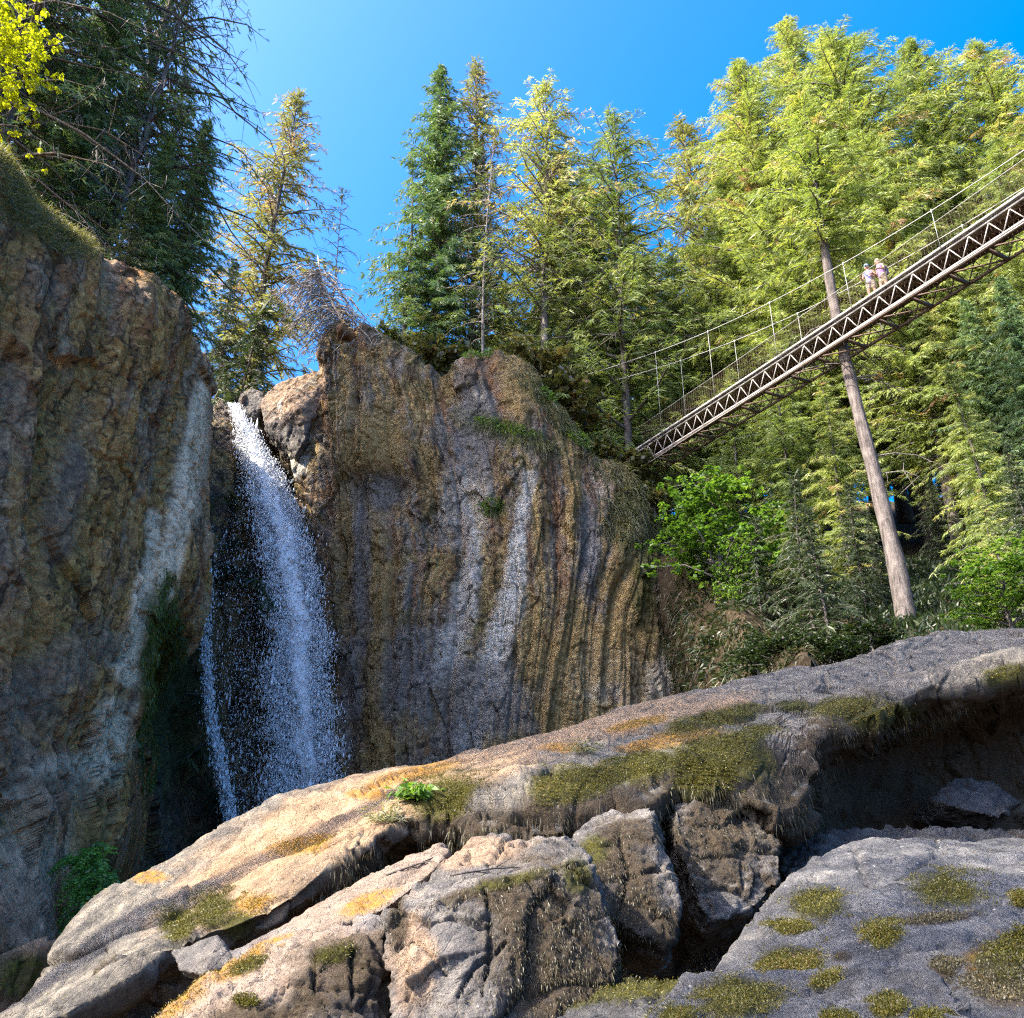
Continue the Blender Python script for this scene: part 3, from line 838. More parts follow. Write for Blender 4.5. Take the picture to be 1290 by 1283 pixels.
hull_rock('boulder', 'tan topped block with shaded front, nearest the lower left corner', [(120, 1330, 7.6), (200, 1282, 8.0), (300, 1206, 8.6), (420, 1160, 8.8), (486, 1150, 8.5), (488, 1165, 8.2), (400, 1212, 7.8), (300, 1270, 7.5), (230, 1320, 7.3), (494, 1320, 7.9), (440, 1380, 7.3), (300, 1400, 7.2)], 0.026, MAT['tanrock'],
          dict(tan=[(B, [(330, 1235, 150, 60, -25), (230, 1250, 90, 30, -35)])], orange=[(B, [(220, 1258, 50, 22, -38), (300, 1215, 40, 14, -30)])], brown=[(B, [(440, 1240, 90, 60, -20), (330, 1290, 80, 30)])], moss=[(B, [(420, 1203, 26, 11, -10), (312, 1216, 22, 8, -25), (312, 1262, 14, 5), (180, 1232, 40, 14, -25), (215, 1215, 30, 8, -30)])]), back=1.4, cracks=[[(300, 1206, 2), (360, 1192, 3), (430, 1166, 2.5), (486, 1152, 2)], [(400, 1190, 2), (398, 1250, 2)], [(330, 1230, 1.5), (250, 1275, 1.5)], [(450, 1170, 1.5), (445, 1283, 1.5)]], seed=650, amp=(0.08, 0.06, 0.016))
hull_rock('stone', 'small dark pointed stone standing proud of the tan block', [(214, 1198, 9.3), (272, 1178, 9.2), (276, 1182, 8.9), (298, 1216, 8.8), (256, 1228, 8.6), (226, 1222, 8.8)], 0.014, MAT['boulder'], {}, back=0.35, seed=670, amp=(0.02, 0.02, 0.006), cat='stone')
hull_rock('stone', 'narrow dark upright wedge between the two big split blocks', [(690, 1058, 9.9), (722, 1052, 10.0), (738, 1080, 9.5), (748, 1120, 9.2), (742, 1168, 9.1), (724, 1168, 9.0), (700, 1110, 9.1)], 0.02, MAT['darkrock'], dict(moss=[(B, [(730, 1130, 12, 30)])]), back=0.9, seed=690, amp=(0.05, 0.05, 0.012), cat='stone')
hull_rock('boulder', 'upright block with a pale ledge on top and a rusty brown front', [(722, 1052, 10.1), (760, 1030, 10.5), (818, 1014, 10.5), (822, 1020, 9.7), (828, 1064, 9.4), (856, 1140, 9.2), (852, 1184, 9.1), (838, 1196, 9.1), (800, 1176, 9.0), (758, 1146, 9.0), (744, 1088, 9.2), (746, 1062, 9.4)], 0.024, MAT['boulder'],
          dict(brown=[(B, [(800, 1130, 30, 60), (790, 1050, 40, 20), (765, 1085, 22, 40), (830, 1170, 26, 26)])], moss=[(B, [(748, 1070, 18, 18)])]), back=1.1, cracks=[[(780, 1040, 2), (792, 1100, 2), (775, 1165, 1.5)]], seed=710, amp=(0.07, 0.05, 0.014))
hull_rock('boulder', 'dark block in the shade under the mossy overhang', [(848, 1008, 11.4), (905, 1002, 11.5), (980, 1058, 11.2), (986, 1108, 10.8), (950, 1146, 10.5), (892, 1166, 10.4), (880, 1140, 10.4), (854, 1064, 10.6), (848, 1022, 10.8)], 0.026, MAT['boulder'],
          dict(allbrown=0.9, brown=[(B, [(900, 1050, 70, 50)])]), back=1.2, seed=730, amp=(0.08, 0.06, 0.016))
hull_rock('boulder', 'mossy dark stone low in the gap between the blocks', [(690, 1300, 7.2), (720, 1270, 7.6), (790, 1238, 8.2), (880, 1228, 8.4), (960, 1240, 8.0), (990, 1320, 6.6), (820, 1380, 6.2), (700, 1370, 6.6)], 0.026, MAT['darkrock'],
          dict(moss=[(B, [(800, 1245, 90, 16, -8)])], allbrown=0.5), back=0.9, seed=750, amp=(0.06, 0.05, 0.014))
hull_rock('boulder', 'broad blue grey boulder dotted with round moss cushions', [(903, 1228, 5.6), (925, 1190, 5.9), (952, 1150, 6.2), (1000, 1102, 6.6), (1030, 1078, 6.9), (1072, 1062, 7.2), (1130, 1066, 7.2), (1180, 1068, 7.2), (1240, 1054, 7.4), (1300, 1048, 7.5), (1480, 1040, 7.6), (1560, 1320, 3.6), (1290, 1340, 3.4), (1100, 1340, 3.7), (980, 1300, 4.6), (908, 1262, 5.3)], 0.022, MAT['lastrock'],
          dict(moss=[(B, [(1030, 1138, 34, 16), (1002, 1215, 38, 22), (1195, 1120, 40, 18, 8), (1112, 1180, 20, 14), (996, 1168, 22, 6, 6), (1285, 1135, 12, 8), (1285, 1180, 14, 8), (1270, 1215, 40, 26)])], brown=[(B, [(1270, 1230, 50, 40), (1190, 1220, 18, 14), (1180, 1158, 40, 7, -6), (1060, 1205, 16, 8)])], orange=[(B, [(1245, 1215, 24, 20)])]), back=1.2, drop=2.4, cracks=[[(930, 1190, 2), (1010, 1156, 1.5), (1120, 1152, 2), (1300, 1170, 2)], [(1075, 1070, 2), (1100, 1120, 1.5)], [(1190, 1080, 2), (1130, 1110, 1.5)], [(1000, 1260, 2), (1100, 1215, 2), (1200, 1190, 2)]], crack_d=0.035, seed=770, amp=(0.07, 0.035, 0.012), fs=(0.7, 1.9), smooth_it=6)
hull_rock('boulder', 'rough pitted rock nearest the viewer along the bottom edge', [(760, 1320, 4.0), (800, 1290, 4.3), (870, 1234, 4.8), (960, 1236, 4.6), (1060, 1222, 4.3), (1132, 1212, 4.2), (1180, 1226, 3.9), (1216, 1262, 3.5), (1245, 1310, 3.2), (1100, 1420, 2.9), (900, 1420, 3.1), (790, 1380, 3.5)], 0.016, MAT['lastrock'],
          dict(moss=[(B, [(930, 1258, 46, 24), (850, 1280, 26, 12), (1120, 1272, 18, 10), (1172, 1285, 20, 8), (1058, 1290, 16, 10), (1040, 1236, 16, 7, -20)])]), back=0.5, drop=1.6, seed=790, amp=(0.045, 0.03, 0.012), fs=(1.6, 4.5), smooth_it=4)
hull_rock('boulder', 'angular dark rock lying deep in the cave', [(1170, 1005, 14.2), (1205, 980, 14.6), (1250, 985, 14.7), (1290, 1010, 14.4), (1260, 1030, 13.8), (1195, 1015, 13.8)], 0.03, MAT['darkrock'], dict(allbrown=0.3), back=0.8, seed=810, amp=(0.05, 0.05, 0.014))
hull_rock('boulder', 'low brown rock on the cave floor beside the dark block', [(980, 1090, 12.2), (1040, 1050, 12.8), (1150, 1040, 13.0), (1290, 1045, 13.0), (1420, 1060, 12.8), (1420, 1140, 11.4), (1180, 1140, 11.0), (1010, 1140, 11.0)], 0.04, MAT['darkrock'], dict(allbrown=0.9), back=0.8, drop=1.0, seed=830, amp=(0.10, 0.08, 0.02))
# stream-lip stones at the head of the fall
hull_rock('stone', 'rounded grey stone at the lip of the waterfall', [(299, 512, 46), (305, 494, 46), (318, 489, 46), (331, 492, 46), (333, 510, 45.6), (320, 526, 45.4), (306, 522, 45.4)], 0.06, MAT['boulder'], {}, back=1.0, seed=850, amp=(0.08, 0.05, 0.03), smooth_it=8, cat='stone')
hull_rock('boulder', 'sunlit pale boulder overhanging the right side of the waterfall', [(328, 505, 45.6), (345, 486, 45.4), (380, 472, 44.8), (410, 464, 44.2), (418, 474, 43.4), (398, 492, 43.2), (380, 515, 43), (384, 555, 43.2), (372, 575, 43.6), (352, 545, 44), (333, 532, 44.8)], 0.08, MAT['boulder'], dict(tan=[(B, [(380, 490, 60, 40)])]), back=1.6, seed=870, amp=(0.16, 0.12, 0.03), fs=(0.5, 1.3), smooth_it=3)
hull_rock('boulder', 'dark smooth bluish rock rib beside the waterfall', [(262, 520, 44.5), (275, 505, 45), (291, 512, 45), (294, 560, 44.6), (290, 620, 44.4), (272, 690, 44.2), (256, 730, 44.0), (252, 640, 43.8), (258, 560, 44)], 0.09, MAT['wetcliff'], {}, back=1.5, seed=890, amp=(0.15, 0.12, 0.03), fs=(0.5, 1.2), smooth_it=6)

# ------------------------------------------------------------------ vegetation generators
def unit(a):
    return a / np.maximum(np.linalg.norm(a, axis=-1, keepdims=True), 1e-9)


def blades(b, d, L, W, rng, bend=0.0):
    """diamond leaves: base b, direction d, length L, width W -> verts (N*4,3), quads"""
    n = len(b)
    r = rng.normal(size=(n, 3))
    w = unit(np.cross(d, r)) * np.asarray(W).reshape(-1, 1) * 0.5
    L = np.asarray(L).reshape(-1, 1)
    dn = np.array([0, 0, -1.0]) * bend * L
    m = b + d * L * 0.45 + dn * 0.2
    e = b + d * L + dn
    v = np.stack([b, m + w, e, m - w], 1).reshape(-1, 3)
    q = np.arange(n * 4).reshape(n, 4)
    return v, q


class Leaves:
    def __init__(self):
        self.v, self.q, self.t, self.n = [], [], [], 0

    def add(self, v, q, tone):
        self.v.append(v)
        self.q.append(q + self.n)
        self.t.append(np.repeat(tone, 4))
        self.n += len(v)

    def mesh(self, name, mat, off=None):
        v = np.vstack(self.v)
        if off is not None:
            v = v - off
        return mesh_np(name, v, [np.vstack(self.q)], mat, dict(tone=np.concatenate(self.t)), smooth=False)


def conifer(seed, H, R, base=0.2, nb=120, droop=0.35, up=0.25, spray=0.55, pw=0.85, gap=0.0, twigs=3, bare=0.0, lean=(0, 0), trunk_r=None, bw=0.17, dead=0.0, hang=0.3, step=0.30, side=None, stubs=0):
    """returns (trunk MB, Leaves): tapered trunk with limbs, sprays of needle blades along every limb"""
    rng = np.random.default_rng(seed)
    tr = trunk_r or H * 0.011
    zz = np.linspace(0, 1, 14)
    wob = 0.25 * np.sin(zz * 5 + seed) * zz
    ax = np.stack([lean[0] * zz * H + wob, lean[1] * zz * H + 0.2 * np.cos(zz * 4 + seed * 2) * zz, zz * H], 1)
    wood = MB()
    wood.tube(ax, tr * (1 - 0.94 * zz ** 0.9) * (1 + 0.35 * np.exp(-zz * 30)), 9)
    lf = Leaves()
    B, D, L, T = [], [], [], []
    for i in range(nb):
        f = (i + rng.random()) / nb
        f = f ** 0.92
        t = base + (1 - base) * f
        if rng.random() < gap:
            continue
        l = R * max((1 - f) ** pw, 0.05) * (0.55 + 0.65 * rng.random()) * (0.75 + 0.25 * sstep(0, 0.15, f))
        if rng.random() < 0.06:
            l *= 1.35
        az = i * 2.39996 + rng.normal() * 0.35
        dr = np.array([math.cos(az), math.sin(az), 0])
        if side is not None and np.dot(dr, side) < -0.2:
            l *= 0.45
        p0 = np.array([np.interp(t, zz, ax[:, k]) for k in range(3)])
        K = max(4, int(l / step))
        s = np.linspace(0, 1, K + 1)
        dp = droop * (0.6 + 0.8 * rng.random())
        u = up + rng.normal() * 0.10 + 0.55 * f ** 2
        yaw = rng.normal() * 0.25
        sd_ = np.array([-dr[1], dr[0], 0])
        pt = p0 + np.outer(s * l, dr) + np.outer(s * s * l * yaw, sd_)
        pt[:, 2] += l * (u * s - (dp + u * 0.4) * s * s)
        pt += rng.normal(size=pt.shape) * 0.03 * l * s[:, None]
        wood.tube(pt[:: max(1, K // 4)], np.linspace(0.012 * l + 0.015, 0.008, len(pt[:: max(1, K // 4)])), 3, cap=False)
        if rng.random() < bare:
            # bare drooping twigs only
            for _ in range(int(4 + l * 3)):
                k = rng.integers(1, K + 1)
                e = pt[k] + np.array([rng.normal() * 0.25, rng.normal() * 0.25, -rng.random() * 0.5 * hang - 0.05]) * min(l, 2.5) * 0.6
                wood.tube(np.stack([pt[k], 0.5 * (pt[k] + e) + np.array([0, 0, 0.06 * l]), e]), np.array([0.012, 0.009, 0.004]), 3, cap=False)
            continue
        tone = np.clip(rng.normal(0.45, 0.17), 0.02, 0.9)
        if rng.random() < dead:
            tone = 1.0
        tg = unit(np.gradient(pt, axis=0))
        for sgn in (-1, 1):
            for m in range(twigs):
                k0 = max(1, int(K * 0.18))
                k = np.arange(k0, K + 1)
                jit = rng.random(len(k))
                b = pt[k] - tg[k] * (jit * l / K)[:, None]
                sv = np.cross(tg[k], np.array([0, 0, 1.0]))
                sv = unit(sv) * sgn
                d = tg[k] * (0.55 + 0.4 * rng.random((len(k), 1))) + sv * (0.35 + 0.65 * rng.random((len(k), 1)))
                d[:, 2] += -hang * rng.random(len(k)) * 1.2 + 0.12 * rng.normal(size=len(k))
                d = unit(d + 0.18 * rng.normal(size=d.shape))
                sl_ = spray * (1.05 - 0.45 * s[k]) * (0.55 + 0.8 * rng.random(len(k))) * min(1.0, 0.45 + l / 3)
                B.append(b)
                D.append(d)
                L.append(sl_)
                T.append(np.clip(tone + 0.10 * rng.normal(size=len(k)) + 0.16 * (s[k] - 0.5), 0.0, 0.95) if tone < 1 else np.full(len(k), 1.0))
    # leader
    k = 40
    b = ax[-1] + np.stack([0.1 * rng.normal(size=k), 0.1 * rng.normal(size=k), -rng.random(k) * 0.06 * H], 1)
    d = unit(np.stack([rng.normal(size=k) * 0.7, rng.normal(size=k) * 0.7, 0.6 + 0.5 * rng.random(k)], 1))
    B.append(b)
    D.append(d)
    L.append(spray * (0.5 + 0.6 * rng.random(k)))
    T.append(np.clip(rng.normal(0.5, 0.12, k), 0, 0.9))
    B, D, L, T = np.vstack(B), np.vstack(D), np.concatenate(L), np.concatenate(T)
    v, q = blades(B, D, L, bw * L * 0.9, rng, 0.12)
    lf.add(v, q, T)
    for fr, an in ((0.18, 0.75), (0.36, -0.7), (0.55, 0.55)):
        sv = unit(np.cross(D, rng.normal(size=D.shape) * 0.35 + np.array([0, 0, 1.0])))
        d2 = unit(D * math.cos(an) + sv * math.sin(an) + 0.12 * rng.normal(size=D.shape))
        ll = L * (0.62 - 0.4 * fr) * (0.7 + 0.5 * rng.random(len(L)))
        v, q = blades(B + D * (L * fr)[:, None], d2, ll, bw * 1.15 * ll, rng, 0.2)
        lf.add(v, q, np.clip(T + np.where(T < 0.97, 0.06 * rng.normal(size=len(T)), 0), 0, 1))
    for _ in range(stubs):
        t = rng.uniform(0.06, base)
        p0 = np.array([np.interp(t, zz, ax[:, k]) for k in range(3)])
        az = rng.random() * 6.28
        l = rng.uniform(0.5, 2.4)
        e = p0 + np.array([math.cos(az) * l, math.sin(az) * l, rng.uniform(-0.5, 0.25) * l])
        mid = 0.5 * (p0 + e) + np.array([0, 0, 0.12 * l])
        wood.tube(np.stack([p0, mid, e]), np.array([0.03, 0.02, 0.006]), 4, cap=False)
    return wood, lf


def broadleaf(seed, H, R, leaf=0.16, nb=26, clusters=9, per=10, flat=0.4, base=0.25, lean=(0, 0), shoot=0.6, trunk_r=None):
    rng = np.random.default_rng(seed)
    wood = MB()
    lf = Leaves()
    zz = np.linspace(0, 1, 8)
    ax = np.stack([lean[0] * zz * H + 0.1 * np.sin(zz * 5 + seed), lean[1] * zz * H, zz * H * 0.85], 1)
    wood.tube(ax, (trunk_r or 0.02 * H + 0.02) * (1 - 0.8 * zz), 6)
    for i in range(nb):
        f = base + (1 - base) * rng.random()
        p0 = np.array([np.interp(f, zz, ax[:, k]) for k in range(3)])
        az = i * 2.4 + rng.normal() * 0.3
        l = R * (0.5 + 0.6 * rng.random()) * (1.1 - 0.6 * f)
        e = p0 + np.array([math.cos(az) * l, math.sin(az) * l, l * (shoot * rng.random() + 0.05)])
        mid = 0.5 * (p0 + e) + np.array([0, 0, 0.12 * l])
        wood.tube(np.stack([p0, mid, e]), np.array([0.02 * l + 0.008, 0.012 * l, 0.004]), 4, cap=False)
        tone = np.clip(rng.normal(0.5, 0.2), 0.05, 0.9)
        for c in range(clusters):
            s = 0.3 + 0.75 * rng.random()
            c0 = (1 - s) ** 2 * p0 + 2 * s * (1 - s) * mid + s * s * e + rng.normal(size=3) * np.array([0.13, 0.13, 0.06]) * R
            k = per
            d = unit(np.stack([rng.normal(size=k), rng.normal(size=k), rng.normal(size=k) * flat - 0.12], 1))
            b = c0 + d * leaf * 0.3 * rng.random((k, 1))
            ll = leaf * (0.6 + 0.7 * rng.random(k))
            # broad blade: lies mostly flat
            sv = unit(np.cross(d, np.array([0, 0, 1.0]) + 0.45 * rng.normal(size=(k, 3))))
            wd = sv * (ll * 0.5)[:, None]
            m = b + d * (ll * 0.5)[:, None]
            ee = b + d * ll[:, None] + np.array([0, 0, -0.15]) * ll[:, None]
            v = np.stack([b, m + wd, ee, m - wd], 1).reshape(-1, 3)
            lf.add(v, np.arange(4 * k).reshape(k, 4), np.clip(tone + 0.12 * rng.normal(size=k), 0, 0.97))
    return wood, lf


class Kind:
    """meshes of one sort of tree, made once and shared by its copies"""
    def __init__(self, wl, H, leafmat, barkmat='bark'):
        self.H = H
        wood, lf = wl
        v, fs = wood.arrays()
        self.wood = mesh_np('trunk', v, fs, MAT[barkmat])
        self.leaf = lf.mesh('crown', MAT[leafmat])


FIRST = set()


def tree(kind, px, py_top, Y, label, name='conifer', cat='tree', group=None, rot=None, wide=1.0, lean=(0, 0), zbase=None, top=None):
    """stand a tree so that its tip is at picture height py_top, px at forward distance Y; it grows from the ground below"""
    tip = P(px, py_top, Y) if top is None else np.array(top)
    bx, by = tip[0] - lean[0], tip[1] - lean[1]
    zb = gz(bx, by) - 0.15 if zbase is None else zbase
    h = tip[2] - zb
    t = thing(name, label, cat, (bx, by, zb), group)
    sc = h / kind.H
    rot = random.random() * 6.28 if rot is None else rot
    a = link('trunk', kind.wood, t)
    b = link('crown', kind.leaf, t)
    if lean[0] or lean[1]:
        d = Vector((lean[0], lean[1], h)).normalized()
        t.rotation_mode = 'QUATERNION'
        t.rotation_quaternion = Vector((0, 0, 1)).rotation_difference(d) @ Matrix.Rotation(rot, 3, 'Z').to_quaternion()
    else:
        t.rotation_euler = (0, 0, rot)
    t.scale = (sc * wide, sc * wide, sc)
    return t


random.seed(5)
K_FIR1 = Kind(conifer(1, 32, 6.6, 0.14, 300, 0.38, 0.22, 0.60, twigs=5, hang=0.5, dead=0.012, pw=0.62, step=0.36, bw=0.115), 32, 'fir')
K_FIR2 = Kind(conifer(2, 30, 6.2, 0.18, 280, 0.45, 0.18, 0.60, twigs=5, hang=0.6, dead=0.02, pw=0.5, step=0.36, bw=0.115), 30, 'fir')
K_FIR3 = Kind(conifer(3, 26, 5.2, 0.10, 240, 0.30, 0.30, 0.56, twigs=5, hang=0.35, gap=0.08, pw=0.65, step=0.34, bw=0.115), 26, 'fir')
K_DARK1 = Kind(conifer(4, 26, 4.6, 0.08, 250, 0.42, 0.15, 0.66, twigs=3, hang=0.6, pw=0.6), 26, 'darkfir')
K_DARK2 = Kind(conifer(5, 20, 3.2, 0.08, 120, 0.5, 0.10, 0.60, twigs=2, hang=0.7, gap=0.2, pw=0.75), 20, 'darkfir')
K_OLIVE = Kind(conifer(6, 24, 4.3, 0.14, 200, 0.35, 0.28, 0.58, twigs=2, hang=0.45, gap=0.08, bare=0.12, dead=0.08, pw=0.58), 24, 'olive')
K_PALE = Kind(conifer(7, 24, 4.8, 0.34, 170, 0.35, 0.30, 0.58, twigs=2, hang=0.7, gap=0.1, bare=0.3, dead=0.08, pw=0.42), 24, 'pale', 'twig')
K_LACY = Kind(conifer(8, 28, 5.4, 0.10, 190, 0.55, 0.10, 0.5, twigs=1, hang=0.9, gap=0.05, bare=0.55, pw=0.55), 28, 'darkfir', 'twig')
K_SHADE = Kind(conifer(9, 34, 6.4, 0.30, 200, 0.45, 0.12, 0.75, twigs=2, hang=0.6, bare=0.12, pw=0.55), 34, 'darkfir')
K_YOUNG = Kind(conifer(10, 12, 3.0, 0.03, 120, 0.40, 0.20, 0.46, twigs=5, hang=0.5, dead=0.03, bw=0.10, step=0.25), 12, 'fir')
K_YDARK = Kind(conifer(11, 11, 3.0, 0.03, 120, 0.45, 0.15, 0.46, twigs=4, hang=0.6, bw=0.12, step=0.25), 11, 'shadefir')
K_LIME = Kind(conifer(17, 26, 5.2, 0.36, 160, 0.35, 0.28, 0.60, twigs=3, hang=0.4, gap=0.12, pw=0.5, step=0.34, stubs=40, bw=0.115), 26, 'fir', 'palebark')
K_HIGH = Kind(conifer(18, 36, 5.4, 0.58, 170, 0.4, 0.15, 0.8, twigs=3, hang=0.5, pw=0.5), 36, 'darkfir')
K_SNAG = Kind(conifer(12, 18, 1.6, 0.35, 60, 0.3, 0.3, 0.35, twigs=1, hang=1.2, bare=0.96, pw=0.3, trunk_r=0.10), 18, 'drygrass', 'twig')
K_MAPLE = Kind(broadleaf(13, 5.5, 2.9, 0.17, 60, 13, 10, base=0.05), 5.5, 'maple', 'twig')
K_SHRUB = Kind(broadleaf(14, 2.6, 1.5, 0.09, 40, 14, 10), 2.6, 'brush', 'twig')
K_YELL = Kind(broadleaf(15, 7, 3.0, 0.12, 46, 16, 10, shoot=0.3), 7, 'yellowmaple', 'twig')
K_SCRUB = Kind(broadleaf(16, 1.3, 1.0, 0.12, 24, 8, 8, flat=0.9), 1.3, 'scrub', 'twig')

# --- trees on the left bank (dark, lacy, seen from below)
GL = 'dark conifers leaning over the left cliff'
T_ = tree
T_(K_SHADE, 70, -420, 27, 'tall dark conifer with thick trunk at the upper left edge, behind the yellow leaves', group=GL, rot=0.4)
T_(K_LACY, 165, -300, 28, 'lacy dark conifer with bare hanging twigs against the sky above the left cliff', group=GL, rot=1.3, lean=(2.2, 0.5))
T_(K_SHADE, 190, -150, 33, 'dark dense conifer rising behind the lacy one on the left cliff', group=GL, rot=2.2)
T_(K_LACY, 250, -60, 33, 'thin lacy conifer with tips reaching into the blue gap left of the olive tree', group=GL, rot=3.9, lean=(1.5, 0))
T_(K_LACY, 205, -420, 30, 'tall lacy conifer with many fine grey twigs in the middle of the left thicket', group=GL, rot=2.9, lean=(1.8, 0.3), wide=1.2)
T_(K_LACY, 262, -200, 36, 'lacy conifer with drooping sprays at the right side of the left thicket', group=GL, rot=5.1, lean=(0.8, 0), wide=1.3)
T_(K_LACY, 110, -150, 29, 'grey twiggy conifer beside the yellow leaves on the left cliff', group=GL, rot=0.8, wide=1.2)
T_(K_DARK1, 262, 150, 38, 'dark bushy conifer standing above the head of the waterfall', group=GL, rot=0.9)
T_(K_DARK1, 215, 170, 32, 'dark bushy conifer just behind the rim of the left cliff', group=GL, rot=4.0)
T_(K_DARK1, 130, 60, 30, 'dark bushy conifer between the thick trunk and the cliff rim', group=GL, rot=5.0)
T_(K_OLIVE, 236, 100, 37, 'sunlit yellowish conifer peeking through the dark branches on the left', group=GL, rot=1.0)
T_(K_YDARK, 300, 330, 48.9, 'low dark fir beside the head of the waterfall', group=GL, rot=2.0)
T_(K_YDARK, 330, 400, 48, 'low blue green fir right above the waterfall lip', group=GL, rot=3.0)
T_(K_YDARK, 170, 250, 27.5, 'low dark fir hanging over the edge of the left cliff', group=GL, rot=0.2)
T_(K_YELL, 12, -10, 22, 'bright yellow green leafy branches in the upper left corner', name='maple_tree', rot=0.5, zbase=P(12, 215, 22)[2], wide=0.85)
# --- skyline trees over the main cliff
GM = 'conifers on the rim of the main cliff'
T_(K_OLIVE, 368, 118, 52, 'olive tan sunlit conifer standing alone above the waterfall', group=GM, rot=2.5, wide=1.15)
T_(K_SNAG, 432, 245, 54, 'bare thin dead tree right of the olive conifer', group=GM, rot=1.0)
T_(K_DARK2, 522, 200, 48.5, 'slim blue green conifer with drooping tips left of the tall dark fir', group=GM, rot=0.3)
T_(K_DARK1, 560, 84, 49, 'tall dark fir at the middle of the skyline', group=GM, rot=1.9, wide=1.0)
T_(K_OLIVE, 602, 84, 51, 'sunlit olive fir fused to the right of the tall dark fir', group=GM, rot=0.7)
T_(K_SNAG, 615, 170, 46, 'grey bare trunk standing before the tall dark fir', group=GM, rot=2.1)
T_(K_PALE, 682, 112, 48.5, 'pale half bare conifer with silvery twigs right of the dark fir', group=GM, rot=3.2, wide=1.1)
T_(K_PALE, 708, 190, 50, 'second pale sparse conifer with dark trunk beside the silvery one', group=GM, rot=0.2)
T_(K_LIME, 768, 150, 48.5, 'lime green conifer with a bare lower trunk beside the bridge end', group=GM, rot=4.4, wide=0.9)
T_(K_FIR2, 735, 230, 54, 'mid green conifer between the pale tree and the lime one', group=GM, rot=1.4)
T_(K_OLIVE, 868, 150, 57, 'olive pointed conifer above the left end of the bridge', group=GM, rot=5.5, wide=1.25)
# --- sunlit wall of firs on the right bank
GR = 'sunlit firs on the right bank'
T_(K_FIR1, 992, 22, 55.8, 'tallest narrow fir whose tip breaks the skyline on the right', group=GR, rot=0.1)
T_(K_FIR1, 935, 78, 49.5, 'broad sunlit fir left of the tallest tip', group=GR, rot=1.2, wide=1.15)
T_(K_FIR2, 1045, 42, 48.6, 'broad rounded sunlit fir right of the tallest tip', group=GR, rot=2.3, wide=1.2)
T_(K_FIR1, 1140, 58, 51.3, 'sunlit fir with a blunt top, third from the right on the skyline', group=GR, rot=3.4, wide=1.2)
T_(K_FIR2, 1228, 62, 49.5, 'sunlit fir with paired tips, second from the right on the skyline', group=GR, rot=4.5, wide=1.2)
T_(K_FIR1, 1300, 88, 45, 'sunlit fir cut by the right edge of the picture', group=GR, rot=5.6, wide=1.2)
T_(K_FIR3, 905, 215, 51, 'yellow green fir standing behind the thin end of the bridge cables', group=GR, rot=0.6, wide=1.15)
T_(K_FIR2, 1095, 170, 44, 'leafy fir behind the two walkers on the bridge', group=GR, rot=1.7, wide=1.1)
T_(K_FIR3, 965, 260, 46, 'yellow green fir between the bridge cables and the leaning trunk', group=GR, rot=2.8, wide=1.1)
T_(K_FIR1, 1245, 190, 40, 'leafy fir behind the upper right run of the bridge', group=GR, rot=3.9)
T_(K_FIR3, 845, 330, 53, 'yellow green fir behind the low end of the bridge', group=GR, rot=5.0, wide=1.1)
T_(K_FIR2, 1180, 330, 42, 'fir below the bridge with brown twigs, right of the leaning trunk', group=GR, rot=0.9)
T_(K_DARK1, 1262, 350, 36, 'dark shaded conifer below the bridge at the right edge', group=GR, rot=2.0)
T_(K_DARK1, 1215, 380, 40, 'dark conifer in the gap right of the lit fir under the bridge', group=GR, rot=3.1)
T_(K_YOUNG, 975, 440, 39.5, 'pale young hemlock directly under the bridge', group=GR, rot=4.2, wide=1.2)
T_(K_YOUNG, 915, 470, 44, 'golden young hemlock under the low end of the bridge', group=GR, rot=5.3, wide=1.1)
T_(K_YOUNG, 1030, 470, 37, 'young hemlock left of the leaning trunk', group=GR, rot=0.4)
T_(K_YOUNG, 1198, 460, 31, 'young hemlock with long flat sprays right of the leaning trunk', group=GR, rot=1.5, wide=1.0)
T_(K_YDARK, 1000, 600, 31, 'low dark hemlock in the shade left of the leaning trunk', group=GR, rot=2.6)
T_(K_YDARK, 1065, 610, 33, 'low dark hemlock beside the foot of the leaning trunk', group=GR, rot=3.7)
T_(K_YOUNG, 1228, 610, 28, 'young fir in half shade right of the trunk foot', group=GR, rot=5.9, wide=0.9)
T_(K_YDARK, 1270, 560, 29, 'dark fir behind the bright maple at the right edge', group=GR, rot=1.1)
rg = random.Random(8)
for i in range(16):
    T_([K_FIR1, K_FIR2, K_FIR3][i % 3], 880 + 34 * i + rg.uniform(-15, 15), rg.uniform(150, 300), rg.uniform(62, 82), 'distant fir filling the gaps behind the sunlit wall of trees', group='backdrop firs behind the sunlit wall', wide=1.15)
for i in range(8):
    T_([K_FIR2, K_DARK1, K_OLIVE][i % 3], 640 + 30 * i + rg.uniform(-10, 10), rg.uniform(270, 400), rg.uniform(58, 75), 'distant fir seen between the trunks on the cliff rim', group='backdrop firs behind the cliff rim')
for i in range(6):
    T_([K_DARK1, K_DARK2][i % 2], 20 + 28 * i + rg.uniform(-10, 10), rg.uniform(60, 190), rg.uniform(31, 36), 'dark fir hidden in the thicket behind the left cliff', group='backdrop firs on the left bank')
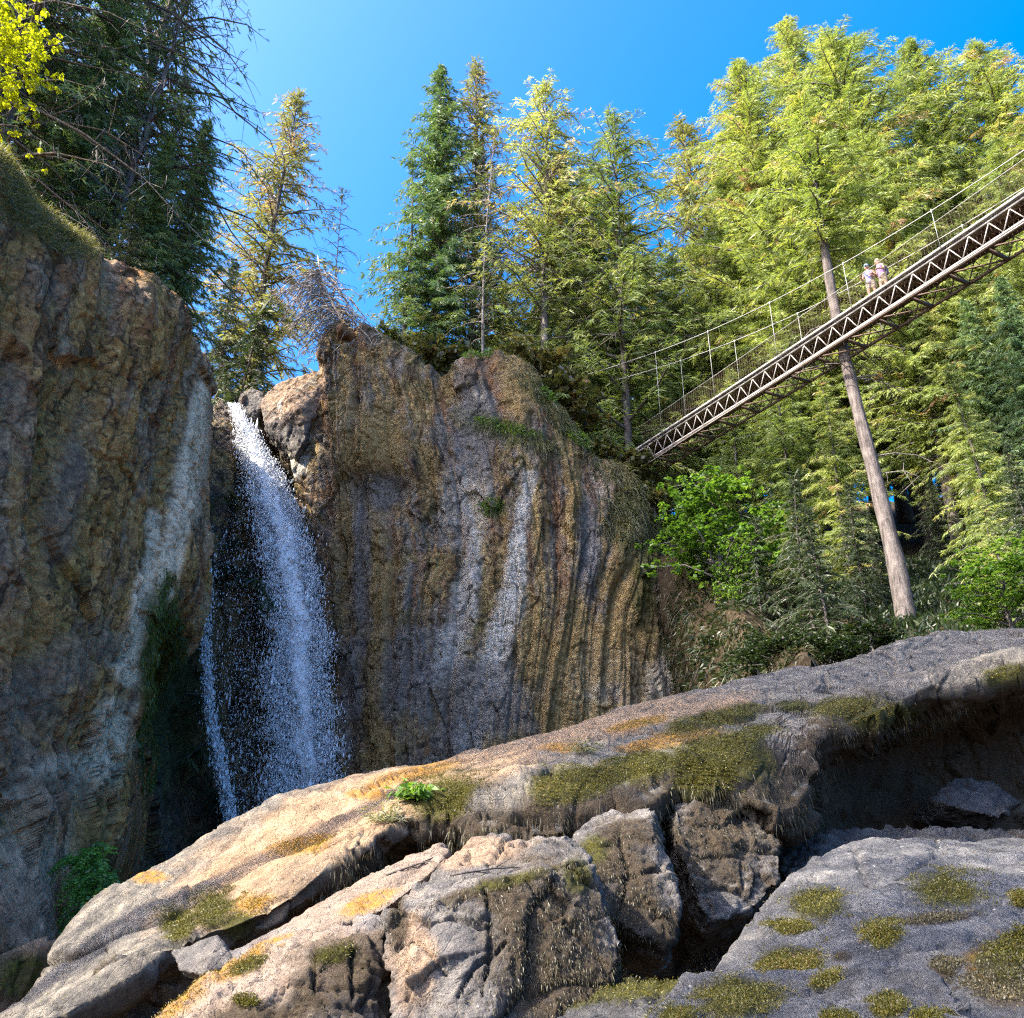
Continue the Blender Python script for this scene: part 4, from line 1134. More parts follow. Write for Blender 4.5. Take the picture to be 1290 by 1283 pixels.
# left-bank conifers beyond the picture's edge; their crowns throw the shade on the right half of the rocks
for k_, x_, y_, h_, w_ in ((K_SHADE, -17.9, -4.4, 33, 0.62), (K_HIGH, -17.8, 5.0, 44, 0.85), (K_HIGH, -19.5, 8.0, 47, 0.7)):
    T_(k_, 0, 0, 0, 'tall conifer beyond the left edge of the view that shades the rocks', group='shade conifers on the left bank', wide=w_, top=(x_, y_, h_))
for i, (px, py, Y) in enumerate([(560, 452, 44.5), (545, 446, 44.5), (668, 440, 44), (500, 425, 44.8), (715, 490, 43.6)]):
    T_(K_SCRUB, px, py, Y, ['olive scrub bush in the dip of the main cliff rim', 'olive scrub bush left of the dip in the main cliff rim', 'olive scrub bush on the right hump of the main cliff', 'small scrub bush near the orange broken trunk end', 'scrub bush at the foot of the timber tower'][i], name='scrub_bush', cat='bush', group='scrub on the rim of the main cliff', rot=i * 1.3, wide=1.2, zbase=P(px, py + 60, Y)[2])
for i, (px, py, Y, lb) in enumerate([(795, 578, 43.0, 'brown scrub bush hiding the low end of the bridge'), (820, 612, 42.0, 'brown scrub bush on the shoulder just below the bridge end'), (765, 560, 43.2, 'scrub bush between the tower and the bridge end')]):
    T_(K_SCRUB, px, py, Y, lb, name='scrub_bush', cat='bush', rot=i * 2.1, wide=1.1, zbase=P(px, py + 46, Y)[2])
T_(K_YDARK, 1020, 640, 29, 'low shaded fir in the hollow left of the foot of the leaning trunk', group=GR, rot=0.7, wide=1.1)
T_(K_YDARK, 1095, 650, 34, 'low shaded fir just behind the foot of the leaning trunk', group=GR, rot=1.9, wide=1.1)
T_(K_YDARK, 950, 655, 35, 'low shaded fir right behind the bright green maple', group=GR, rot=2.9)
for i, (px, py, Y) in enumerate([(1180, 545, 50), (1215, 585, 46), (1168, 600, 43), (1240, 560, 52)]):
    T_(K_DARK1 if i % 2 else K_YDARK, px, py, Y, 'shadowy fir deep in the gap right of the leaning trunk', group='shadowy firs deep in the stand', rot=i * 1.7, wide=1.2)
T_(K_MAPLE, 928, 672, 36, 'looser lower maple spray on the bank right of the bigger green maple', name='maple_bush', cat='bush', rot=3.6, wide=0.7, zbase=P(928, 775, 36)[2])
# broad-leaved bushes
T_(K_MAPLE, 893, 590, 37, 'bright green maple bush growing where the cliff meets the right bank', name='maple_bush', cat='bush', rot=0.6, wide=1.0, zbase=P(893, 745, 37)[2])
T_(K_MAPLE, 1250, 680, 21, 'bright green maple bush at the right edge behind the slab', name='maple_bush', cat='bush', rot=2.6, wide=1.2, zbase=P(1255, 815, 22)[2])
T_(K_SHRUB, 905, 790, 35, 'dark green shrub at the foot of the brown bank', name='shrub', cat='bush', rot=1.0, zbase=P(905, 860, 35)[2])
for i, (px, py, Y) in enumerate([(985, 790, 26), (1040, 790, 25.5), (1090, 780, 25), (1005, 815, 24), (950, 800, 28)]):
    T_(K_SHRUB, px, py, Y, 'dark fern like shrub in the shaded hollow behind the slab', name='shrub', cat='bush', group='shrubs in the shaded hollow', rot=i * 1.1, wide=1.3, zbase=P(px, 862, Y)[2])

# the big leaning trunk
def leaning_tree():
    a, b, c, d = P(1147, 806, 31), P(1102, 600, 31.8), P(1062, 440, 32.4), P(1030, 255, 33.2)
    tip = P(1012, 130, 34)
    k = np.stack([a + np.array([0.1, 0, -0.8]), a, 0.5 * (a + b) + np.array([0.08, 0, 0]), b, c, d, tip])
    r = np.array([0.40, 0.30, 0.245, 0.22, 0.19, 0.14, 0.04])
    A = resample(k[:, None, :], 40)[:, 0]
    rr = np.interp(np.linspace(0, 1, 40), np.linspace(0, 1, 7), r)
    t = thing('leaning_fir', 'big fir with a bare pale leaning trunk passing behind the bridge', 'tree', a)
    wd = MB()
    wd.tube(A, rr * (1 + 0.05 * np.sin(np.arange(40) * 1.7)), 14)
    rng = np.random.default_rng(77)
    for i in range(15):
        db = MB()
        f = rng.uniform(0.26, 0.56)
        p0 = A[int(f * 39)]
        az = rng.uniform(-1.0, 0.8) if i % 5 else rng.uniform(2.4, 3.6)
        l = rng.uniform(0.8, 3.4)
        pr = [p0]
        dr = np.array([math.cos(az), math.sin(az) * 0.6, rng.uniform(-0.45, 0.15)])
        for s_ in (0.35, 0.7, 1.0):  # drooping limb
            pr.append(p0 + dr * l * s_ + np.array([0, 0, -0.25 * l * s_ * s_]) + rng.normal(size=3) * 0.05 * l)
        db.tube(np.array(pr), np.array([0.035, 0.026, 0.018, 0.008]), 5, cap=False)
        for _ in range(7):
            q = pr[rng.integers(1, 4)]
            e = q + rng.normal(size=3) * np.array([0.4, 0.3, 0.3]) + np.array([0.2, 0, -0.2])
            db.tube(np.stack([q, e]), np.array([0.012, 0.006]), 3, cap=False)
        db.build('dead_limb', MAT['twig'], t, a)
    wd.build('trunk', MAT['palebark'], t, a, smooth=True)
    # crown: limbs with sprays on the upper half
    w2, lf = conifer(31, 16, 4.2, 0.02, 100, 0.4, 0.2, 0.75, twigs=3, hang=0.5, gap=0.12, trunk_r=0.02, pw=0.45, step=0.36)
    zz = np.array([0, 16.0])
    base, top = A[24], A[-1]

    def warp(v):
        f = np.clip(v[:, 2] / 16.0, 0, 1.05)
        c_ = base + np.outer(f, top - base)
        return c_ + np.stack([v[:, 0], v[:, 1], v[:, 2] - f * 16.0], 1)
    lf.v = [warp(x) for x in lf.v]
    link('crown', lf.mesh('crown', MAT['fir'], a), t)
    w2.v = [warp(x) for x in w2.v]
    w2.build('limbs', MAT['bark'], t, a)


leaning_tree()


# dead root tangle hanging from the cliff brow, plus dry scrub and grass on the rim
def tangle():
    c = P(437, 425, 43)
    t = thing('dead_treetop', 'grey tangle of bare dead branches hanging beside an orange broken trunk end above the waterfall', 'dead tree', c)
    rng = np.random.default_rng(51)
    wd = MB()
    stem = [P(438, 425, 43.2), P(425, 395, 43.2), P(408, 360, 43.4), P(400, 322, 43.8)]
    wd.tube(resample(np.array(stem)[:, None], 12)[:, 0], np.linspace(0.16, 0.03, 12), 7)
    S_ = resample(np.array(stem)[:, None], 40)[:, 0]
    for i in range(150):
        p0 = S_[rng.integers(1, 34)]
        ang = rng.uniform(2.4, 4.4) if i % 4 else rng.uniform(-0.5, 0.8)
        l = rng.uniform(0.7, 2.7)
        d = np.array([math.cos(ang), rng.uniform(-0.8, 0.4), -math.sin(ang) * 0.2 + rng.uniform(-0.15, 0.3)])
        q = [p0 + d * l * s + np.array([0, 0, -0.95 * l * s * s]) + rng.normal(size=3) * 0.05 * s for s in (0, 0.3, 0.6, 0.85, 1)]
        wd.tube(np.array(q), np.array([0.045, 0.038, 0.03, 0.024, 0.016]), 4, cap=False)
        for _ in range(7):
            k = rng.integers(1, 5)
            e = q[k] + np.array([rng.normal() * 0.2, rng.normal() * 0.2, -rng.uniform(0.1, 0.5)])
            wd.tube(np.stack([q[k], 0.5 * (q[k] + e) + np.array([0.03, 0, 0.06]), e]), np.array([0.022, 0.018, 0.012]), 3, cap=False)
    wd.build('branches', MAT['deadwood'], t, c)
    st = MB()
    e0, e1 = P(446, 436, 43.3), P(428, 412, 42.2)
    st.tube(resample(np.array([e0, 0.5 * (e0 + e1) + np.array([0, 0, 0.1]), e1])[:, None], 24)[:, 0], np.linspace(0.5, 0.26, 24), 22)
    v_, f_ = st.arrays()
    v_ = v_ + 0.16 * np.stack([fbm(v_ * 2.2, 4, s=k) for k in (71, 72, 73)], 1) * 1.6
    link('broken_end', mesh_np('broken_end', v_ - c, f_, MAT['stump'], smooth=False), t)
    # a second, finer set of drooping twigs on the right
    w3 = MB()
    for i in range(40):
        p0 = P(rng.uniform(395, 470), rng.uniform(395, 440), 42.6 + rng.normal() * 0.3)
        e = p0 + np.array([rng.uniform(-1.0, 1.2), rng.normal() * 0.3, -rng.uniform(0.4, 1.5)])
        w3.tube(np.stack([p0, 0.5 * (p0 + e) + np.array([0, 0, 0.25]), e]), np.array([0.03, 0.024, 0.012]), 3, cap=False)
    w3.build('hanging_twigs', MAT['deadwood'], t, c)


tangle()


def strands(v, n, sel, count,  ln, mat, name, seed, w=0.012, out=0.5, parent=None, up=0.6, tone=(0.45, 0.2), down=0.0, clump=1, wt=None):
    """grass / moss blades rooted on a surface"""
    rng = np.random.default_rng(seed)
    ids = np.nonzero(sel)[0]
    if len(ids) == 0:
        return None
    k = rng.choice(ids, count, p=wt[ids] / wt[ids].sum()) if wt is not None else rng.choice(ids, count)
    b = v[k] + rng.normal(size=(count, 3)) * 0.01
    d = unit(n[k] * out + rng.normal(size=(count, 3)) * 0.45 + np.array([0, 0, up - down]))
    L = ln * (0.4 + 0.9 * rng.random(count))
    vv, qq = blades(b, d, L, np.minimum(w * (0.7 + 0.6 * rng.random(count)), L), rng, 0.35 + down)
    lf = Leaves()
    cl = fbm(b * 2.2, 3, s=seed)
    lf.add(vv, qq, np.clip(tone[0] + tone[1] * rng.normal(size=count) + 0.35 * cl, 0, 0.99))
    return lf


def stuff(name, lf, mat, label, off):
    o = link(name, lf.mesh(name, mat, off), None, off)
    return tag(o, label, None, None, 'stuff')


def sel_px(v, n, ells, nz=None, rag=0.5, s=901, nzmax=None, soft=0.3):
    px, py = PJ(v)
    m = blob(px, py, ells, soft, rag * fbm(v * 1.4, 4, 0.6, s=s)) > 0.5
    if nz is not None:
        m &= n[:, 2] > nz
    if nzmax is not None:
        m &= n[:, 2] < nzmax
    return m


# left cliff brow grass
sl1 = sel_px(VL, NL, [(30, 240, 60, 46, 40), (80, 290, 46, 30, 30), (-60, 190, 120, 60, 25)])
stuff('grass', strands(VL, NL, sl1, 22000, 0.42, None, 'grass', 1, 0.022, 0.4, up=0.35), MAT['drygrass'], 'pale dry mossy grass draped over the left cliff brow', P(60, 280, 20))
sl2 = sel_px(VL, NL, [(206, 840, 28, 110), (190, 930, 18, 60)])
stuff('moss', strands(VL, NL, sl2, 30000, 0.13, None, 'm', 2, 0.025, 0.6, up=-0.4, down=0.4), MAT['mosscurtain'], 'dark green moss hanging in the cleft left of the waterfall', P(206, 900, 27))
# scrub and dead grass along the rim of the main cliff and on its right shoulder
sm1 = sel_px(VM, NM, [(690, 480, 70, 22, 35), (760, 560, 60, 30, 50), (810, 640, 40, 50, 60), (520, 440, 60, 10, 25), (640, 440, 40, 8), (720, 530, 50, 20, 40), (640, 545, 70, 9, 18), (625, 640, 12, 9), (850, 760, 20, 90, 0)])
stuff('grass', strands(VM, NM, sm1, 20000, 0.5, None, 'g', 3, 0.025, 0.4, up=-0.4, down=0.35), MAT['drygrass'], 'dry grass and roots hanging over the rim of the main cliff', P(740, 540, 41))
stuff('undergrowth', strands(VM, NM, sm1, 6000, 0.32, None, 'g', 4, 0.06, 0.5, up=0.2), MAT['scrub'], 'low brown green scrub along the rim of the main cliff', P(740, 540, 41))
sm2 = sel_px(VM, NM, [(620, 640, 16, 12), (640, 540, 40, 8, 15), (730, 555, 24, 8, 30), (700, 500, 24, 8, 20), (830, 680, 8, 14), (600, 448, 20, 5)])
stuff('moss', strands(VM, NM, sm2, 3500, 0.32, None, 'g', 5, 0.05, 0.6, up=0.4), MAT['maple'], 'small bright green tufts on ledges of the main cliff', P(640, 560, 41))


# brown earth bank right of the main cliff
def bank():
    top = [(826, 700, 42.5), (850, 690, 41), (890, 730, 39), (925, 760, 36.5), (955, 790, 33), (985, 815, 30), (1020, 830, 27)]
    bot = [(846, 900, 41), (866, 905, 38), (895, 900, 34), (930, 890, 31), (960, 880, 28), (990, 875, 25), (1025, 865, 22)]
    R = pts([top, bot])
    R = np.stack([R[0] + np.array([3.0, 4.0, 0.3]), R[0], 0.55 * R[0] + 0.45 * R[1] + np.array([-0.2, -0.5, 0.3]), R[1], R[1] + np.array([0, 0, -2.0])])
    v, q, s, t = loft(R, 200, 160)
    n = vnormals(v, q)
    v = v + n * (0.6 * fbm(v * 0.5, 4, s=333) + 0.15 * fbm(v * 2, 4, s=334))[:, None]
    tag(link('bank_terrain', mesh_np('bank_terrain', v, [q], MAT['ground'])), 'brown root covered bank right of the main cliff', None, None, 'structure')
    n = vnormals(v, q)
    px, py = PJ(v)
    al = (py > 640)
    stuff('grass', strands(v, n, al, 12000, 0.45, None, 'b', 6, 0.025, 0.4, up=-0.3, down=0.3), MAT['drymoss'], 'brown hanging roots and dead grass on the bank below the bridge', P(900, 800, 36))
    stuff('undergrowth', strands(v, n, sel_px(v, n, [(860, 820, 24, 90), (900, 740, 50, 20, 40), (880, 860, 60, 30), (920, 820, 60, 40, 40)]), 6000, 0.3, None, 'b', 7, 0.08, 0.5, up=0.2), MAT['brush'], 'green ivy like undergrowth on the bank below the bridge', P(870, 820, 38))


bank()


# forest-floor undergrowth on the right slope
def floor_growth():
    rng = np.random.default_rng(61)
    n = 45000
    x = rng.uniform(8, 30, n)
    y = rng.uniform(21, 46, n)
    z = ground_h(x, y)
    v = np.stack([x, y, z], 1)
    nn = np.tile(np.array([0, -0.2, 1.0]), (n, 1))
    lf = strands(v, nn, np.ones(n, bool), n, 0.6, None, 'u', 62, 0.075, 0.6, up=0.3)
    stuff('undergrowth', lf, MAT['brush'], 'dark ferns and brush covering the slope under the right bank trees', np.array([15.0, 27, 8]))


floor_growth()

# ------------------------------------------------------------------ moss cushions on the rocks
def cushions(key, ells, dens, ln, mat, seed, w, nz=0.1, label=None, tone=(0.45, 0.2), down=0.0, up=0.5, nzmax=None, name='moss_patch'):
    tone = (tone[0], 0.26)
    v, n, o = SURF[key]
    for i, e in enumerate(ells):
        px_, py_ = PJ(v)
        wt = blob(px_, py_, [e], 0.6, 1.5 * fbm(v * (3.2 if key == 'slab' else 5.5), 5, 0.7, s=seed + i)) ** 1.5
        if nz is not None:
            wt = wt * (n[:, 2] > nz)
        if nzmax is not None:
            wt = wt * (n[:, 2] < nzmax)
        m = wt > 0.02
        if m.sum() < 4:
            continue
        lf = strands(v, n, m, int(dens * max(1, e[2] * e[3] / 500)), ln, None, name, seed + i, w, 0.8, up=up, tone=tone, down=down, wt=wt)
        ch = link(name, lf.mesh(name, mat, np.array(o.location)), o)
        if label:
            ch["label"] = label


cushions('slab', [(905, 905, 60, 12, -12), (800, 968, 64, 18, -12), (890, 952, 60, 22, -14), (720, 988, 54, 20, -8), (560, 1005, 48, 26, -20), (940, 930, 40, 12, -18), (1065, 890, 50, 11, -6), (1110, 905, 48, 16, -10), (1270, 852, 32, 13, -14), (268, 1145, 26, 26), (225, 1165, 20, 22), (890, 985, 40, 24)], 5200, 0.030, MAT['moss'], 1000, 0.009, 0.0)
cushions('slab', [(380, 1065, 36, 10, -8), (320, 1138, 26, 12, -15), (520, 980, 50, 8, -16), (810, 912, 36, 5, -12)], 1800, 0.035, MAT['goldmoss'], 1040, 0.009, 0.1, 'golden dry moss')
cushions('slab', [(760, 1030, 190, 24, -10), (1010, 1000, 50, 50), (440, 1100, 50, 16, -38), (1150, 915, 110, 14, -12), (600, 1048, 40, 14)], 750, 0.07, MAT['drymoss'], 1060, 0.004, None, 'dry brown roots hanging under the lip', down=0.7, up=-0.2, nzmax=0.5, name='hanging_moss')
cushions('boulder.005', [], 0, 0, None, 0, 0) if False else None
bl_ = {o["label"][:24]: k for k, (v, n, o) in SURF.items()}


def key_of(s):
    return next(k for k, (v, n, o) in SURF.items() if s in o["label"])


cushions(key_of('broad blue grey'), [(1030, 1138, 34, 16), (1002, 1215, 38, 22), (1195, 1120, 40, 18, 8), (1112, 1180, 20, 14), (996, 1168, 22, 6, 6), (1285, 1135, 12, 8), (1285, 1180, 14, 8), (1275, 1200, 30, 18)], 8500, 0.018, MAT['moss'], 1100, 0.0055, 0.0)
cushions(key_of('broad blue grey'), [(1270, 1235, 46, 34), (1190, 1220, 18, 12), (1180, 1158, 40, 6, -6)], 3000, 0.018, MAT['drymoss'], 1130, 0.006, 0.0, 'brown dried moss')
cushions(key_of('rough pitted'), [(930, 1258, 46, 24), (850, 1280, 26, 12), (1120, 1272, 18, 10), (1172, 1285, 20, 8), (1058, 1290, 16, 10), (1040, 1236, 16, 7, -20)], 8500, 0.015, MAT['moss'], 1150, 0.004, 0.0)
cushions(key_of('tan topped'), [(420, 1203, 26, 11, -10), (312, 1216, 22, 8, -25), (312, 1262, 14, 5), (180, 1232, 40, 14, -25), (215, 1215, 30, 8, -30)], 3600, 0.02, MAT['moss'], 1170, 0.007, 0.0)
cushions(key_of('tan topped'), [(225, 1258, 40, 14, -38), (300, 1215, 30, 8, -30)], 1200, 0.025, MAT['goldmoss'], 1180, 0.008, 0.0, 'golden dry moss')
cushions(key_of('large split'), [(680, 1170, 70, 90), (600, 1128, 60, 9, -12), (500, 1160, 14, 36), (720, 1240, 80, 40)], 1500, 0.026, MAT['drymoss'], 1190, 0.005, None, 'brown root moss', down=0.5, up=-0.2, nzmax=0.6)
cushions(key_of('upright block'), [(800, 1130, 34, 60), (790, 1048, 44, 16), (765, 1085, 22, 40)], 1200, 0.026, MAT['drymoss'], 1210, 0.005, None, 'brown root moss', down=0.5, up=-0.2, nzmax=0.6)
cushions(key_of('dark block in'), [(905, 1050, 70, 45)], 1200, 0.03, MAT['drymoss'], 1230, 0.006, None, None, down=0.4, up=-0.2)
cushions(key_of('mossy dark stone'), [(800, 1248, 90, 14, -8)], 1800, 0.03, MAT['moss'], 1240, 0.007, 0.0)


# plants in rock cracks
def clump(name, label, cat, c, seed, n, R, L, w, mat, up=0.9):
    rng = np.random.default_rng(seed)
    t = thing(name, label, cat, c)
    b = np.stack([rng.normal(size=n) * R * 0.35, rng.normal(size=n) * R * 0.35, rng.random(n) * R * 0.2], 1)
    d = unit(np.stack([rng.normal(size=n), rng.normal(size=n), up + 0.5 * rng.random(n)], 1))
    Ls = L * (0.5 + 0.7 * rng.random(n))
    lf = Leaves()
    v, q = blades(b, d, Ls, np.full(n, w), rng, 0.5)
    lf.add(v, q, np.clip(rng.normal(0.5, 0.22, n), 0, 0.95))
    v2, q2 = blades(b + d * (Ls * 0.6)[:, None], unit(d + rng.normal(size=d.shape) * 0.6), Ls * 0.5, np.full(n, w * 1.3), rng, 0.5)
    lf.add(v2, q2, np.clip(rng.normal(0.6, 0.2, n), 0, 0.95))
    link('fronds', lf.mesh('fronds', mat), t)


def on_surf(key, px, py):
    v, n, o = SURF[key]
    x, y = PJ(v)
    d = np.hypot(x - px, y - py)
    c = np.nonzero(d < 6)[0]
    if len(c) == 0:
        return v[np.argmin(d)]
    return v[c[np.argmin(v[c, 1])]]


clump('fern_clump', 'bright green weed growing from the sunlit slab edge', 'plant', on_surf('slab', 525, 1003), 71, 120, 0.22, 0.26, 0.05, MAT['maple'], 0.6)
clump('grass_tuft', 'small pale grass tuft on the sunlit slab below the green weed', 'plant', on_surf('slab', 487, 1032), 72, 120, 0.16, 0.3, 0.012, MAT['drygrass'], 0.7)
clump('grass_tuft', 'thin grass tuft at the upper edge of the slab in the middle', 'plant', on_surf('slab', 735, 945), 73, 70, 0.18, 0.3, 0.014, MAT['drygrass'], 0.9)


def hang_fern():
    rng = np.random.default_rng(81)
    c = P(118, 1120, 20.2)
    t = thing('fern_clump', 'lush dark green ferns hanging on the lower left cliff', 'plant', c)
    lf = Leaves()
    for i in range(130):
        p0 = P(rng.normal(122, 15), rng.uniform(1065, 1170), 19.7 + rng.normal() * 0.25) - c
        d = np.array([rng.normal() * 0.5 - 0.1, -0.8 - 0.4 * rng.random(), 0.1 + rng.normal() * 0.4])
        l = rng.uniform(0.5, 0.95)
        s = np.linspace(0.1, 1, 14)
        q = p0 + np.outer(s * l, d / np.linalg.norm(d)) + np.outer(s * s * l, np.array([0, 0, -0.8]))
        tg = unit(np.gradient(q, axis=0))
        for sg in (-1, 1):
            sv = unit(np.cross(tg, np.array([0.0, 0, 1]))) * sg
            v, qd = blades(q, unit(sv + 0.5 * tg + 0.15 * rng.normal(size=q.shape)), 0.16 * (1.1 - s), np.full(14, 0.045), rng, 0.2)
            lf.add(v, qd, np.full(14, np.clip(rng.normal(0.5, 0.25), 0, 0.95)))
    link('fronds', lf.mesh('fronds', MAT['fern']), t)


hang_fern()

# ------------------------------------------------------------------ waterfall
def waterfall():
    rng = np.random.default_rng(91)
    o0 = P(330, 1040, 43)
    root = thing('waterfall', 'white waterfall plunging down the dark cleft between the two cliffs', 'waterfall', o0)
    g = G('falling_water')
    fl = g.attr('flow', 'Vector')
    n1 = g.noise(g.mul(fl, (3.4, 0.55, 1)), 1.0, 7, 0.75)
    n2 = g.noise(g.mul(fl, (11.0, 2.2, 1)), 1.0, 5, 0.75)
    dn = g.attr('dens')
    a = g.math('ADD', g.math('MULTIPLY', n1, 0.6), g.math('MULTIPLY', n2, 0.4))
    a = g.math('ADD', a, g.math('SUBTRACT', dn, 1.0))
    al = g.ramp(a, [(0.05, 0.0), (0.27, 0.98)])
    d1 = g.node('ShaderNodeBsdfDiffuse', {'Color': (0.96, 0.96, 0.96, 1)}).outputs[0]
    d2 = g.node('ShaderNodeBsdfTranslucent', {'Color': (0.96, 0.96, 0.96, 1)}).outputs[0]
    wsh = g.node('ShaderNodeMixShader', {0: 0.12, 1: d1, 2: d2}).outputs[0]
    tr = g.node('ShaderNodeBsdfTransparent').outputs[0]
    mw = g.done(g.node('ShaderNodeMixShader', {0: al, 1: tr, 2: wsh}).outputs[0])
    g = G('water_drops')
    d1 = g.node('ShaderNodeBsdfDiffuse', {'Color': (0.97, 0.97, 0.97, 1)}).outputs[0]
    d2 = g.node('ShaderNodeBsdfTranslucent', {'Color': (0.97, 0.97, 0.97, 1)}).outputs[0]
    md = g.done(g.node('ShaderNodeMixShader', {0: 0.12, 1: d1, 2: d2}).outputs[0])
    # centre line of the plunge: py -> centre x, half width, depth
    PY = np.array([508, 540, 580, 620, 680, 740, 800, 860, 920, 980, 1060])
    CXs = np.array([294, 307, 324, 340, 360, 369, 374, 379, 382, 385, 388])
    HW = np.array([6, 12, 18, 24, 28, 30, 32, 34, 36, 39, 42])
    DY = np.array([46, 45.6, 45, 44.6, 44, 43.6, 43.3, 43.1, 43, 42.9, 42.8])
    nu, nv = 60, 260
    for layer, (off, tight) in enumerate(((0.0, 0.85), (0.45, 0.7), (-0.4, 0.8))):
        V, fl, de = [], [], []
        for j in range(nv):
            py = 508 + (1060 - 508) * j / (nv - 1)
            c, h, Y = np.interp(py, PY, CXs), np.interp(py, PY, HW), np.interp(py, PY, DY)
            for i in range(nu):
                u = i / (nu - 1) * 2 - 1
                p = P(c + h * u * tight, py, Y + off - 0.5 * (1 - u * u))
                V.append(p)
                fl.append((u * h * 0.037 + layer * 7, (py - 508) * 0.037, layer * 3))
                f = (py - 508) / 550
                dd = (1 - abs(u) ** 2.2) * (1.08 - 0.38 * f) + 0.30 * (1 - sstep(0.0, 0.25, f)) - 0.10 * sstep(0.55, 1.0, f)
                if u < 0:
                    dd -= 0.18 * abs(u) * sstep(0.05, 0.3, f)
                de.append(dd)
        V = np.array(V)
        p = V + np.stack([fbm(V * 1.1, 3, s=92 + layer), 0.7 * fbm(V * 1.1, 3, s=95 + layer), 0 * V[:, 0]], 1) * 0.35
        i = np.arange(nv - 1)[:, None] * nu
        j = np.arange(nu - 1)[None]
        q = np.stack([i + j, i + nu + j, i + nu + j + 1, i + j + 1], -1).reshape(-1, 4)
        ch = link('falling_sheet', mesh_np('falling_sheet', p - o0, [q], mw, dict(flow=np.array(fl), dens=np.array(de))), root)
    # splashing drops
    def drops(n, name, fpy, fx, size, label, depth):
        py = fpy(n)
        x, Y = fx(py)
        w = np.stack([P(a, b, c) for a, b, c in zip(x, py, Y)])
        n = len(w)
        s = size * np.exp(rng.normal(size=n) * 0.55)
        el = 1.0 + 3.2 * rng.random(n) ** 2
        tet = np.array([[1, 0, -0.5], [-0.5, 0.87, -0.5], [-0.5, -0.87, -0.5], [0, 0, 1.0]])
        R_ = rng.normal(size=(n, 1, 3)) * 0.3
        v = w[:, None] + (tet[None] + R_ * 0.5) * s[:, None, None] * np.stack([np.ones(n), np.ones(n), el], 1)[:, None]
        b = np.arange(n)[:, None] * 4
        f = np.concatenate([b + np.array([t]) for t in ((0, 2, 1), (0, 1, 3), (1, 2, 3), (2, 0, 3))])
        o = link(name, mesh_np(name, v.reshape(-1, 3) - o0, [f], md, smooth=False), root)
        o["kind"] = 'stuff'
        o["label"] = label
    # dense rim of the plunge
    def f1(n):
        return 508 + 560 * rng.random(n) ** 0.85
    def x1(py):
        c, h, Y = np.interp(py, PY, CXs), np.interp(py, PY, HW), np.interp(py, PY, DY)
        return c + h * (np.sign(rng.random(len(py)) - 0.5) * np.abs(0.60 + rng.normal(size=len(py)) * 0.36) + 0.18 * vn(np.stack([py * 0.05, py * 0, py * 0], 1), 5)), Y - 0.4 + rng.normal(size=len(py)) * 0.5
    drops(85000, 'spray', f1, x1, 0.018, 'dense white splashing drops of the main plunge', 0)
    # thin veil of drops on the left, over dark rock
    def f2(n):
        return 540 + 530 * rng.random(n) ** 0.75
    def x2(py):
        c, h = np.interp(py, PY, CXs), np.interp(py, PY, HW)
        left = np.interp(py, [540, 640, 760, 900, 1070], [296, 268, 256, 258, 275])
        t = rng.random(len(py)) ** 0.75
        return left + (c - left) * t, np.interp(py, PY, DY) + 0.6 + rng.normal(size=len(py)) * 0.3
    drops(14000, 'spray', f2, x2, 0.014, 'thin veil of drops over the dark rock', 0)
    # side trickle
    def f3(n):
        return 640 + 430 * rng.random(n) ** 0.45
    def x3(py):
        c = np.interp(py, [640, 820, 900, 960, 1010, 1070], [262, 259, 264, 276, 288, 293])
        return c + rng.normal(size=len(py)) * np.interp(py, [640, 820, 960, 1070], [7.0, 4.0, 4.5, 4.0]), np.full(len(py), 42.6) + rng.normal(size=len(py)) * 0.2
    drops(6000, 'spray', f3, x3, 0.024, 'narrow side trickle at the left of the plunge', 0)


waterfall()


def pool():
    g = G('pool_water')
    n = g.noise(g.pos(), 2.5, 4)
    m = g.done(g.bsdf((0.03, 0.045, 0.045), 0.08, g.bump(n, 0.4, 0.05), 0.5))
    x = np.linspace(-26, 9, 60)
    y = np.linspace(20, 47, 50)
    X, Y = np.meshgrid(x, y)
    v = np.stack([X.ravel(), Y.ravel(), np.full(X.size, 0.45)], 1)
    i = np.arange(49)[:, None] * 60
    j = np.arange(59)[None]
    q = np.stack([i + j, i + j + 1, i + 61 + j, i + 60 + j], -1).reshape(-1, 4)
    tag(link('water', mesh_np('water', v, [q], m)), 'dark plunge pool at the foot of the falls', None, None, 'structure')
    # the creek running to the lip above
    a, b = P(293, 509, 45.6), P(293, 500, 60)
    w = MB()
    w.add([a + np.array([-0.4, 0, 0]), a + np.array([0.5, 0, 0]), b + np.array([0.9, 0, 0]), b + np.array([-0.9, 0, 0])], None, [(0, 1, 2, 3)])
    o = w.build('water', m)
    tag(o, 'creek feeding the waterfall lip', None, None, 'structure')


pool()

